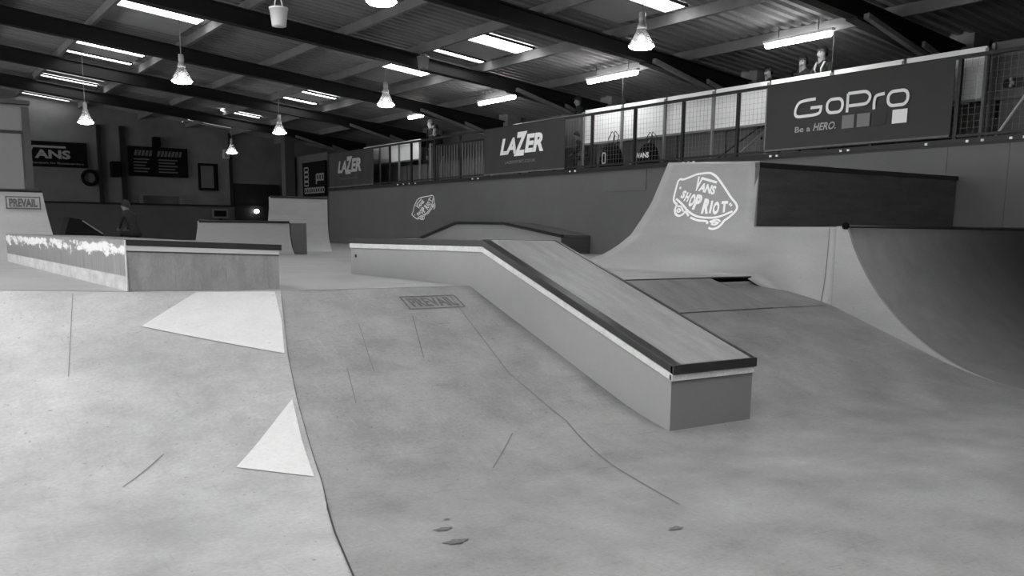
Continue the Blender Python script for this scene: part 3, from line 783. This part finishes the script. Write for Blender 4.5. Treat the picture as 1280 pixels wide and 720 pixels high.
fb.build('faded_rows', lambda x, z: (x, 39.855, z), M['concrete_low'], sb)
ps = thing('poster_frame', (11.55, 39.9, 3.0), 'dark framed poster on the end wall to the right of the notice board', 'poster')
MB().box(11.15, 11.95, 39.88, 40.0, 3.02, 4.12).build('frame', M['black'], ps)
MB().box(11.23, 11.75, 39.87, 39.88, 3.12, 4.02).build('sheet', M['concrete_low'], ps)
tag(MB().box(7.72, 8.04, 39.6, 40.0, 3.42, 4.02).build('loudspeaker', M['black'], bevel=0.02), 'small black loudspeaker box mounted left of the notice board', 'loudspeaker')
tag(MB().box(9.36, 9.62, 39.62, 40.0, 4.66, 5.05).build('loudspeaker', M['black'], bevel=0.02), 'black loudspeaker mounted on top of the notice board', 'loudspeaker')
hr = MB()
for a in range(24):
    t0 = 2 * math.pi * a / 24; hr.tube([(6.95 + 0.26 * math.cos(t0), 39.9, 3.36 + 0.26 * math.sin(t0)), (6.95 + 0.26 * math.cos(t0 + .2618), 39.9, 3.36 + 0.26 * math.sin(t0 + .2618))], 0.07, 6, False)
tag(hr.build('hose_coil', M['black']), 'black coiled hose hanging on the end wall under the lettered banner', 'hose')
wb = thing('bench', (9.5, 39.5, 2.43), 'pale bench on the end wall ledge below the notice board', 'bench')
MB().box(8.7, 10.4, 39.55, 39.84, 2.74, 2.80).build('seat', M['riser'], wb)
for x in (8.78, 10.32): MB().box(x - 0.05, x + 0.05, 39.6, 39.84, 2.43, 2.74).build('leg', M['riser'], wb)
structure(MB().box(12.6, 14.6, 39.9, 39.99, DECK, 3.35).build('door_1', M['beam']))
ms = thing('monitor', (11.9, 39.6, DECK), 'small framed screen on a post low against the end wall', 'monitor')
MB().box(11.55, 12.22, 39.6, 39.68, 1.88, 2.26).build('frame', M['riser'], ms); MB().box(11.63, 12.14, 39.59, 39.6, 1.95, 2.19).build('screen', M['black'], ms)
MB().box(11.85, 11.95, 39.62, 39.7, DECK, 1.88).build('stand', M['rail'], ms)
wlmp = thing('wall_lamp', (13.5, 39.8, 2.1), 'small bright lamp glowing in the dark doorway of the end wall', 'lamp')
MB().lathe([(0.02, -0.08), (0.09, -0.06), (0.12, 0), (0.09, 0.06), (0.02, 0.08)], (13.5, 39.78, 2.2), 12).build('diffuser', M['spot'], wlmp, True)
MB().box(13.44, 13.56, 39.82, 39.9, 2.1, 2.3).build('base', M['galv'], wlmp)
wlm2 = thing('wall_lamp', (12.3, 39.8, 4.4), 'unlit pale lamp box high on the end wall above the framed poster', 'lamp')
MB().box(12.15, 12.4, 39.7, 39.88, 4.35, 4.72).build('lamp_body', M['print_grey'], wlm2, bevel=0.02)
MB().box(12.2, 12.35, 39.68, 39.7, 4.4, 4.66).build('lens', M['galv'], wlm2)
rp = thing('grind_box', (4.4, 27, DECK), 'dark low box with a slanted bright steel edge behind the ledge box', 'ledge')
MB().prism([(3.9, DECK), (4.15, 1.72), (4.45, 1.66), (4.95, 1.3), (4.95, DECK)], 'y', 27.0, 27.9).build('body', M['beam'], rp)
MB().tube([(4.45, 26.98, 1.64), (4.93, 26.98, 1.30)], 0.02, 6).build('steel_edge', M['alu'], rp)
structure(MB().box(13.5, 13.9, 36.2, 36.6, DECK, 5.2).build('trim_4', M['hutdark']))
structure(MB().box(14.0, 14.15, 33.12, 36.6, DECK, 4.3).build('trim_5', M['hutdark']))
bb = thing('banner', (13.9, 34.2, 2.7), 'black hanging banner with pale blocks of print above the tall quarter pipe', 'banner')
bb = MB().box(13.88, 13.94, 33.12, 35.35, 2.7, 4.0).build('cloth', M['black'], bb)
fb = Flat()
for k2 in range(4): fb.stroke(round_rect(33.3 + 1.45, 33.3 + 1.85, 3.12 + k2 * 0.18, 3.26 + k2 * 0.18, 0.04), 0.05, True)
for k2 in range(3): fb.stroke(round_rect(33.25 + k2 * 0.24, 33.43 + k2 * 0.24, 3.3, 3.52, 0.04), 0.06, True)
fb.rect(33.9, 34.0, 3.16, 3.52)
for k2 in range(9): fb.stroke(round_rect(33.22 + k2 * 0.22, 33.38 + k2 * 0.22, 2.84, 3.02, 0.03), 0.045, True)
fb.build('print_blocks', lambda y, z: (13.875, y, z), M['print_mid'], bb)

# ------------------------------------------------------------------ railing along the platform
FX = 13.99
ra = thing('railing', (FX, 20, 2.95), 'long dark steel railing with wire mesh along the platform edge', 'railing')
MB().box(FX - 0.03, FX + 0.03, 4.0, 33.0, 4.16, 4.215).build('top_rail', M['rail'], ra)
MB().box(FX - 0.02, FX + 0.02, 4.0, 33.0, 2.99, 3.03).build('bottom_rail', M['rail'], ra)
yy = 5.47
while yy < 33:
    MB().box(FX - 0.03, FX + 0.03, yy - 0.03, yy + 0.03, 2.955, 4.17).build('post', M['rail'], ra)
    yy += 1.5
yy = 5.47
while yy < 20.0:
    mm = MB(); k2 = 1
    while k2 * 0.1 < 1.46:
        y = yy + 0.02 + k2 * 0.1; mm.box(FX - 0.002, FX + 0.002, y - 0.0014, y + 0.0014, 3.03, 4.16); k2 += 1
    for k2 in range(1, 12): mm.box(FX - 0.002, FX + 0.002, yy + 0.03, yy + 1.47, 3.02 + k2 * 0.1 - 0.0014, 3.02 + k2 * 0.1 + 0.0014)
    mm.build('mesh_panel', M['mesh'], ra); yy += 1.5
# gate of close bars between the banners
ga = thing('bar_gate', (14.35, 24.3, 2.95), 'gate of close upright bars between the two lettered banners', 'gate')
for i in range(22):
    y = 22.4 + i * 0.155
    MB().box(14.33, 14.36, y - 0.012, y + 0.012, 3.0, 4.0).build('bar', M['galv'], ga)
MB().box(14.32, 14.37, 22.3, 25.85, 4.0, 4.05).build('top_rail', M['rail'], ga); MB().box(14.32, 14.37, 22.3, 25.85, 2.96, 3.0).build('bottom_rail', M['rail'], ga)
for y in (22.3, 25.85): MB().box(14.31, 14.38, y - 0.05, y + 0.05, 2.95, 4.12).build('post', M['galv'], ga)
# hoardings: white boards on galvanised posts, a run each side of the gate
def hoarding(label, ya, yb, z0, z1, rods=()):
    e = thing('hoarding', (14.6, (ya + yb) / 2, 2.95), label, 'barrier')
    y = ya; 
    while y < yb - 0.2:
        b = min(yb, y + 1.45)
        MB().box(14.60, 14.63, y + 0.03, b - 0.03, z0, z1).build('white_board', M['board'], e)
        y += 1.45
    y = ya
    while y < yb + 0.05:
        zt = 5.2 if round((y - ya) / 1.45) in rods else z1 - 0.03
        MB().box(14.545, 14.595, y - 0.025, y + 0.025, 2.955, z1 - 0.04).build('post', M['galv'], e)
        if round((y - ya) / 1.45) in rods: MB().tube([(14.57, y, z1 - 0.05), (14.57, y, roof_z(14.57) - 0.03)], 0.012, 6).build('support_rod', M['rail'], e)
        y += 1.45
    MB().box(14.59, 14.64, ya, yb, z0 - 0.04, z0).build('bottom_rail', M['galv'], e)
    return e
hoarding('bright white board barrier behind the mesh railing and large banners', 8.4, 18.6, 3.63, 4.42, (2, 6))
hoarding('short white board barrier just beyond the barred gate', 27.0, 31.3, 3.75, 4.36)
ho2 = thing('hoarding', (14.6, 20.5, 2.95), 'dull grey board barrier standing behind the banner before the gate', 'barrier')
MB().box(14.60, 14.63, 18.65, 21.7, 3.6, 4.36).build('grey_board', M['print_mid'], ho2)
for y in (18.7, 20.2, 21.65): MB().box(14.55, 14.595, y - 0.025, y + 0.025, 2.955, 4.33).build('post', M['galv'], ho2)
sp = thing('screen_panel', (14.9, 7, 2.95), 'grey board panel beside the end of the white barrier', 'panel')
MB().box(14.95, 14.98, 5.9, 8.55, 3.62, 4.52).build('panel_sheet', M['riser'], sp)
for y in (5.95, 8.50): MB().box(14.90, 14.95, y - 0.025, y + 0.025, 2.955, 4.5).build('post', M['galv'], sp)
tag(MB().tube([(14.3, 8.02, 2.96), (14.3, 7.95, 3.06), (14.3, 7.45, 3.78), (14.3, 7.40, 3.84)], 0.022, 8).tube([(14.3, 7.40, 3.84), (14.9, 7.36, 3.9)], 0.022, 8).build('diagonal_strut', M['print_grey']),
    'pale tubular strut leaning on the platform beside the grey panel', 'strut')
# skateboard hung on the grey panel
sk = thing('skateboard', (14.9, 7.9, 3.85), 'dark skateboard hung flat against the grey panel', 'skateboard')
bd = MB(); pr = round_rect(7.50, 8.30, 3.785, 3.925, 0.065, 5); bd.prism(pr, 'x', 14.905, 14.925); bd.build('deck', M['rail'], sk)
for y in (7.66, 8.14):
    tk = MB().box(14.87, 14.905, y - 0.03, y + 0.03, 3.82, 3.88).build('truck', M['alu'], sk)
    for z in (3.805, 3.905): MB().tube([(14.85, y - 0.018, z), (14.85, y + 0.018, z)], 0.026, 12).build('wheel', M['print_grey'], tk)

# ------------------------------------------------------------------ cloth banners on the railing
def cloth_banner(ya, yb, z0, z1, label, cat='banner'):
    e = thing('banner', (13.94, (ya + yb) / 2, z0), label, cat)
    n, k = 36, 8; v = []; f = []
    for i in range(n + 1):
        for j in range(k + 1):
            y = lerp(ya, yb, i / n); z = lerp(z0, z1, j / k)
            v.append((13.935 + 0.007 * math.sin(i * 0.9 + j * 0.25) * (0.5 + 0.5 * math.sin(j * 0.4)), y, z))
    f = [(i * (k + 1) + j, i * (k + 1) + j + 1, (i + 1) * (k + 1) + j + 1, (i + 1) * (k + 1) + j) for i in range(n) for j in range(k)]
    m = len(v); nf = len(f); v += [(p[0] + 0.006, p[1], p[2]) for p in v[:m]]; f += [tuple(m + q for q in g) for g in f[:nf]]
    o = mesh_obj('cloth', v, f, M['cloth'], e, True)
    MB().box(13.92, 13.945, ya, yb, z0 - 0.02, z0 + 0.012).build('hem', M['faded'], o)
    return o
PX = 13.918
go = cloth_banner(8.53, 12.22, 3.02, 4.19, 'large charcoal banner with camera brand lettering and four squares on the railing')
def P_(pts): return [(-y, z) for y, z in pts]          # y mirrored so that x runs to the right on the banner
g = Flat(); sw = 0.052
g.stroke(P_(smooth_line([(11.10, 3.845), (11.30, 3.84), (11.45, 3.815), (11.52, 3.73), (11.535, 3.63), (11.48, 3.575), (11.30, 3.57), (11.10, 3.575), (11.0, 3.605), (10.975, 3.69)], 5) + [(10.975, 3.70), (11.2, 3.70)]), sw)
g.stroke([(-p[0], p[1]) for p in round_rect(10.53, 10.85, 3.575, 3.80, 0.1)], sw, True)
g.stroke(P_([(10.43, 3.55), (10.43, 3.86)]), sw)
g.stroke(P_([(10.43, 3.86)] + smooth_line([(10.2, 3.86), (10.08, 3.855), (10.005, 3.80), (10.0, 3.73), (10.06, 3.665), (10.2, 3.655)], 5) + [(10.43, 3.655)]), sw)
g.stroke(P_(smooth_line([(9.905, 3.55), (9.905, 3.68), (9.87, 3.765), (9.72, 3.785)], 5)), sw)
g.stroke([(-p[0], p[1]) for p in round_rect(9.29, 9.65, 3.575, 3.80, 0.1)], sw, True)
onb = lambda x, z: (PX, -x, z)
g.build('brand_lettering', onb, M['print'], go)
Flat().text('Be a', -11.52, 3.295, 0.34, 0.10, 0.012).build('slogan_lettering', onb, M['print_grey'], go)
Flat().text('HERO.', -11.12, 3.295, 0.48, 0.13, 0.02, 0.25).build('slogan_lettering', onb, M['print_grey'], go)
for a, b, m in ((10.52, 10.28, 'print_mid'), (10.22, 9.97, 'print_mid'), (9.90, 9.66, 'rail'), (9.55, 9.28, 'print')):
    Flat().rect(-a, -b, 3.285, 3.505).build('printed_square', onb, M[m], go)
def lazer(ya, yb, label, small, m):
    e = cloth_banner(ya, yb, 3.0, 4.185, label)
    L0 = -(yb - 0.82); 
    f = Flat()
    f.text('LA', L0, 3.47, 0.78, 0.42, 0.045, 0.28); f.text('Z', L0 + 0.66, 3.41, 0.62, 0.60, 0.05, 0.28); f.text('ER', L0 + 1.16, 3.47, 0.82, 0.46, 0.045, 0.22)
    f.build('brand_lettering', onb, M[m], e)
    Flat().text('LAZERSPORT.CO.UK', L0 + 0.25, 3.23, 1.4, 0.075, 0.01).build('small_lettering', onb, M[small], e)
    return e
lazer(18.46, 22.12, 'charcoal banner with white slanted lettering between the gate and the mesh', 'print_mid', 'print')
lazer(29.1, 32.85, 'charcoal banner with white slanted lettering at the far end of the railing', 'print_dark', 'print_grey')

# ------------------------------------------------------------------ bags and bits on the platform
def rucksack(x, y, z, s, label, letter=None):
    e = thing('rucksack', (x, y, z), label, 'bag')
    v = []; n = 20; prof_ = [(0.30, 0.0), (0.34, 0.06), (0.32, 0.22), (0.26, 0.36), (0.18, 0.46), (0.06, 0.50), (0.0, 0.505)]
    mb = MB(); mb.lathe([(r * s, h * s) for r, h in prof_], (0, 0, 0), n, True)
    mb.v = [(x + p[0] * 0.5, y + p[1], z + p[2]) for p in mb.v]
    body = mb.build('bag_body', M['black'], e, True)
    for d in (-0.06, 0.06):
        MB().tube([(x, y + d * s, z + 0.46 * s), (x - 0.01, y + d * 1.3 * s, z + 0.6 * s), (x + 0.02, y + d * 0.8 * s - 0.05, z + 0.74 * s), (x + 0.12, y + d * s - 0.05, z + 0.66 * s), (x + 0.1, y + d * s, z + 0.44 * s)], 0.012, 6).build('strap', M['rail'], e)
    if letter:
        Flat().text(letter, -0.2 * s, 0.16 * s, 0.4 * s, 0.12 * s, 0.04).build('lettering', lambda a, b: (x - 0.172 * s, y - a, z + b), M['print'], body)
    else:
        Flat().stroke(round_rect(-0.07 * s, 0.03 * s, 0.1 * s, 0.3 * s, 0.03 * s), 0.035 * s, True).build('emblem', lambda a, b: (x - 0.172 * s, y - a, z + b), M['print_grey'], body)
    return e
rucksack(14.3, 15.85, 2.95, 0.98, 'black bag with white lettering standing behind the mesh railing', 'VANS')
rucksack(14.35, 17.2, 2.95, 1.15, 'black bag with a pale emblem propped near the banner end')
for i, (ya, yb, dx) in enumerate(((16.75, 16.45, 0.42), (14.0, 13.2, 0.4), (13.5, 12.95, 0.42))):
    tag(MB().tube([(14.5, ya, 2.955), (14.52, ya, 3.0), (14.50 + dx, yb, 3.62)], 0.02, 6).build('leaning_pole', M[('print_grey', 'rail', 'galv')[i]]),
        ('pale pole leaning on the riser between the two bags', 'dark pole leaning on the riser furthest from the bags', 'grey pole leaning on the riser next to a dark pole')[i], 'pole')

# ------------------------------------------------------------------ people
def person(loc, yaw, label, cloth, pose, hair='hair', s=1.0, strap=False):
    e = thing('person', loc, label, 'person')
    J = {}
    def j(n, x, y, z, r, par=None): J[n] = (Vector((x, y, z)), r, par)
    seated = pose == 'seated'
    zh = 0.50 if seated else 0.93
    lean = 0.28 if seated else 0.10
    j('pelvis', 0, 0, zh, .145)
    j('waist', .02 + lean * .3, 0, zh + .20, .135, 'pelvis'); j('chest', .05 + lean * .7, 0, zh + .42, .155, 'waist')
    j('neck', .06 + lean * 1.0, 0, zh + .56, .058, 'chest'); j('jaw', .085 + lean * 1.05, 0, zh + .64, .078, 'neck')
    j('skull', .075 + lean * 1.1, 0, zh + .73, .098, 'jaw'); j('crown', .07 + lean * 1.1, 0, zh + .775, .075, 'skull')
    j('nose', .19 + lean * 1.08, 0, zh + .675, .018, 'jaw')
    for sd, q in (('l', 1), ('r', -1)):
        j('sh' + sd, .04 + lean * .75, q * .18, zh + .47, .075, 'chest')
        if pose == 'lean':
            j('el' + sd, .22, q * .27, zh + .24, .048, 'sh' + sd); j('wr' + sd, .44, q * .14, zh + .255, .034, 'el' + sd); h = Vector((.52, q * .11, zh + .235)); dv = Vector((.045, -q * .012, -.02))
        elif pose == 'hang':
            j('el' + sd, .25, q * .26, zh + .25, .048, 'sh' + sd); j('wr' + sd, .47, q * .16, zh + .22, .034, 'el' + sd); h = Vector((.53, q * .15, zh + .15)); dv = Vector((.012, -q * .004, -.05))
        elif seated:
            j('el' + sd, .30, q * .26, zh + .22, .048, 'sh' + sd); j('wr' + sd, .46, q * .14, zh + .12, .034, 'el' + sd); h = Vector((.53, q * .11, zh + .09)); dv = Vector((.035, -q * .01, -.03))
        else:
            j('el' + sd, .02, q * .25, zh + .18, .048, 'sh' + sd); j('wr' + sd, .10, q * .25, zh - .06, .034, 'el' + sd); h = Vector((.12, q * .25, zh - .14)); dv = Vector((.01, 0, -.045))
        j('pa' + sd, h.x, h.y, h.z, .036, 'wr' + sd)
        lat = Vector((-dv.y, dv.x, 0)); lat = lat.normalized() if lat.length > 1e-4 else Vector((0, 1, 0))
        if abs(dv.z) > 0.04: lat = Vector((0, 1, 0))
        for fi, ln in enumerate((0.85, 1.0, 0.95, 0.75)):
            o_ = lat * (fi - 1.5) * 0.021; p1 = h + o_ + dv * 1.0 * ln; p2 = p1 + (dv + Vector((0, 0, -.018))) * .8 * ln
            j('f%d%s' % (fi, sd), p1.x, p1.y, p1.z, .0095, 'pa' + sd); j('g%d%s' % (fi, sd), p2.x, p2.y, p2.z, .008, 'f%d%s' % (fi, sd))
        p1 = h - dv * 0.3 + lat * (-0.05 * q) ; j('t' + sd, p1.x, p1.y, p1.z, .011, 'pa' + sd); p2 = p1 + dv * .8; j('u' + sd, p2.x, p2.y, p2.z, .009, 't' + sd)
        j('hip' + sd, 0, q * .09, zh - .06, .105, 'pelvis')
        if seated:
            j('kn' + sd, .43, q * .13, zh - .02, .068, 'hip' + sd); j('an' + sd, .40, q * .13, .09, .045, 'kn' + sd); j('to' + sd, .58, q * .15, .045, .042, 'an' + sd)
        else:
            j('kn' + sd, .03, q * .10, .50, .066, 'hip' + sd); j('an' + sd, -.01, q * .10, .09, .045, 'kn' + sd); j('to' + sd, .17, q * .12, .045, .042, 'an' + sd)
    names = list(J); idx = {n: i for i, n in enumerate(names)}
    me = bpy.data.meshes.new('body')
    me.from_pydata([tuple(J[n][0]) for n in names], [(idx[n], idx[J[n][2]]) for n in names if J[n][2]], [])
    o = bpy.data.objects.new('body', me); C.objects.link(o)
    md = o.modifiers.new('skin', 'SKIN'); md.use_smooth_shade = True
    for i, n in enumerate(names):
        sv = me.skin_vertices[0].data[i]; sv.radius = (J[n][1], J[n][1]); sv.use_root = (n == 'pelvis')
    sd_ = o.modifiers.new('sub', 'SUBSURF'); sd_.levels = 1; sd_.render_levels = 1
    dg = bpy.context.evaluated_depsgraph_get(); m2 = bpy.data.meshes.new_from_object(o.evaluated_get(dg))
    bpy.data.objects.remove(o)
    for k_ in ('skin', cloth, 'darkcloth'): m2.materials.append(M[k_])
    for p in m2.polygons:
        c = p.center; n = min(names, key=lambda q: (J[q][0] - c).length - J[q][1])
        a = n[:2]
        if n in ('jaw', 'skull', 'crown', 'nose', 'neck') or a in ('pa',) or n[0] in 'fgtu' and n not in ('tol', 'tor'): p.material_index = 0
        elif a in ('hi', 'kn', 'an', 'to') or n == 'pelvis': p.material_index = 2
        else: p.material_index = 1
        p.use_smooth = True
    T = Matrix.Translation(Vector(loc)) @ Matrix.Rotation(yaw, 4, 'Z') @ Matrix.Scale(s, 4)
    m2.transform(T)
    b = bpy.data.objects.new('body', m2); C.objects.link(b); attach(b, e)
    hc = J['skull'][0]
    hm = MB(); pr_ = [(0.118 * math.sin(math.radians(a)), 0.135 * math.cos(math.radians(a))) for a in range(4, 112, 12)]
    hm.lathe([(r, z) for r, z in pr_], (hc.x - 0.026, hc.y, hc.z + 0.008), 16, True)
    hm.v = [tuple(T @ Vector((p[0], p[1], p[2] + (0.35 * (p[0] - hc.x) if p[2] < hc.z + 0.06 else 0)))) for p in hm.v]
    hm.build('hair', M[hair], e, True)
    for q in (1, -1):
        em = MB(); em.lathe([(0.001, -0.011), (0.011, 0), (0.001, 0.011)], (0, 0, 0), 8)
        c = Vector((hc.x + .098, q * .035, hc.z - .012)); em.v = [tuple(T @ (Vector(p) + c)) for p in em.v]; em.build('eye', M['eye'], e, True)
    mm = MB().box(-0.004, 0.006, -0.024, 0.024, -0.005, 0.005); c = Vector((J['jaw'][0].x + 0.078, 0, J['jaw'][0].z - 0.022))
    mm.v = [tuple(T @ (Vector(p) + c)) for p in mm.v]; mm.build('mouth', M['hair'], e)
    if strap:
        for q in (1, -1):
            pts = [(0.20, q * .10, zh + .54), (0.285, q * .085, zh + .40), (0.24, q * .06, zh + .25)]
            sm = MB().tube([T @ Vector(p) for p in pts], 0.022 * s, 6); sm.build('jacket_edge', M['palecloth'], e, True)
    return e
Pi = math.pi
person((15.16, 11.88, 3.35), Pi, 'short haired person in dark jacket with pale edging leaning on the white barrier', 'darkcloth', 'lean', s=0.91, strap=True)
person((15.3, 12.5, 3.35), Pi + 0.35, 'person in black top standing close beside the one with pale edging', 'darkcloth', 'stand', s=0.87)
person((15.12, 13.18, 3.35), Pi + 0.2, 'person in black with a hand hanging over the white barrier', 'darkcloth', 'hang', s=0.80)
person((15.15, 19.3, 3.35), Pi - 0.4, 'pale faced person looking over the dull grey board barrier', 'darkcloth', 'lean', s=0.86)
person((15.2, 27.15, 3.35), Pi, 'person in black standing at the end of the short white barrier', 'darkcloth', 'stand', hair='greycloth', s=0.93)
person((14.75, 26.35, 2.95), Pi + 1.2, 'dark clothed person standing by the barred gate post', 'darkcloth', 'stand', s=1.0)
person((14.75, 18.62, 2.95), Pi - 0.5, 'person in black crouching low behind the mesh next to the banner end', 'darkcloth', 'seated', s=0.72)
person((4.72, 22.0, DECK), Pi * 0.66, 'hunched person in black sitting with their back turned behind the ledge box', 'darkcloth', 'seated', s=0.82)
tag(MB().box(4.52, 4.98, 21.8, 22.2, DECK, DECK + 0.25).build('low_block', M['beam'], bevel=0.01), 'low dark block under the hunched seated person', 'seat')

# ------------------------------------------------------------------ lamps
def pendant(x, y, z, label):
    """z is the rim height"""
    e = thing('pendant_lamp', (x, y, z), label, 'lamp', 'high bay pendant lamps')
    MB().tube([(x, y, z + 0.52), (x, y, roof_z(x) - 0.01)], 0.010, 6).build('cord', M['cord'], e)
    MB().lathe([(0.0, 0.54), (0.05, 0.53), (0.06, 0.42), (0.05, 0.36), (0.07, 0.35), (0.085, 0.28), (0.075, 0.27)], (x, y, z), 16).build('lamp_holder', M['alu'], e, True)
    MB().lathe([(0.075, 0.27), (0.10, 0.22), (0.15, 0.12), (0.20, 0.03), (0.225, 0.0), (0.215, 0.0), (0.19, 0.03), (0.14, 0.12), (0.09, 0.215), (0.065, 0.265)], (x, y, z), 28).build('lamp_shade', M['shade'], e, True)
    MB().lathe([(0.0, 0.02), (0.17, 0.015), (0.212, -0.005), (0.17, -0.04), (0.09, -0.055), (0.0, -0.06)], (x, y, z), 28).build('lens', M['bulb'], e, True)
    MB().lathe([(0.01, 0.20), (0.05, 0.16), (0.055, 0.10), (0.02, 0.06)], (x, y, z), 12).build('bulb', M['glow'], e, True)
    return e
PL = [((10.71, 12.13, 4.53), 'glass pendant lamp hanging above the long lettered curved wall'),
      ((5.47, 20.5, 4.50), 'glass pendant lamp hanging highest over the left part of the deck'),
      ((10.51, 21.2, 4.50), 'glass pendant lamp hanging left of the grey bucket'),
      ((5.04, 29.0, 4.38), 'glass pendant lamp hanging above the wall banner next to the cabin'),
      ((10.59, 28.8, 4.44), 'glass pendant lamp hanging just left of the far end of the railing'),
      ((11.75, 37.3, 4.42), 'small distant pendant lamp hanging near the end wall'),
      ((6.0, 12.2, 4.60), 'pendant lamp cut off by the top of the photograph')]
for p, l in PL: pendant(*p, l)
def tube_lamp(ya, yb, label):
    e = thing('fluorescent_lamp', (14.25, (ya + yb) / 2, 5.0), label, 'lamp', 'fluorescent tubes over the platform')
    MB().box(14.20, 14.30, ya - 0.03, yb + 0.03, 5.035, 5.085).build('lamp_body', M['plastic'], e)
    MB().tube([(14.25, ya, 4.996), (14.25, ya + 0.03, 4.996), (14.25, yb - 0.03, 4.996), (14.25, yb, 4.996)], [0.03, 0.055, 0.055, 0.03], 12).build('diffuser', M['tube'], e, True)
    for y in (ya + 0.3, yb - 0.3): MB().tube([(14.25, y, 5.08), (14.25, y, roof_z(14.25))], 0.008, 6).build('hanger', M['rail'], e)
for a, b, l in ((11.1, 12.6, 'lit fluorescent tube above the camera brand banner'), (16.25, 18.0, 'lit fluorescent tube above the far end of the bright white boards'),
                (21.1, 22.9, 'lit fluorescent tube above the barred gate'), (26.2, 27.1, 'short lit fluorescent tube farthest along the platform')): tube_lamp(a, b, l)
# buckets under roof leaks
def bucket(x, y, z, s, m, label):
    e = thing('bucket', (x, y, z), label, 'bucket')
    MB().lathe([(0.0, 0.0), (0.115, 0.0), (0.12, 0.01), (0.15, 0.27), (0.16, 0.27), (0.16, 0.30), (0.145, 0.30), (0.14, 0.26), (0.108, 0.02), (0.0, 0.015)], (0, 0, 0), 24)
    mb = MB().lathe([(0.0, 0.0), (0.115 * s, 0.0), (0.12 * s, 0.01), (0.15 * s, 0.27 * s), (0.16 * s, 0.27 * s), (0.16 * s, 0.30 * s), (0.145 * s, 0.30 * s), (0.14 * s, 0.26 * s), (0.108 * s, 0.02 * s), (0.0, 0.015)], (x, y, z), 24)
    pail = mb.build('pail', M[m], e, True)
    pts = [(x + 0.155 * s * math.cos(a) * 0.45, y - 0.155 * s * math.cos(a) * 0.0, z + 0.28 * s + 0.2 * s * math.sin(a)) for a in [Pi * i / 12 for i in range(13)]]
    MB().tube(pts, 0.012 * s, 6).build('handle', M[m], pail, True)
    MB().tube([(x, y, z + 0.48 * s), (x, y, roof_z(x) - 0.19)], 0.006, 6).build('hook_wire', M['rail'], e)
bucket(6.75, 18.2, 5.36, 1.15, 'plastic', 'white plastic bucket hanging from the roof near the top edge')
bucket(10.76, 19.75, 5.17, 0.92, 'greyplastic', 'grey battered bucket hanging under a roof purlin beside a beam')
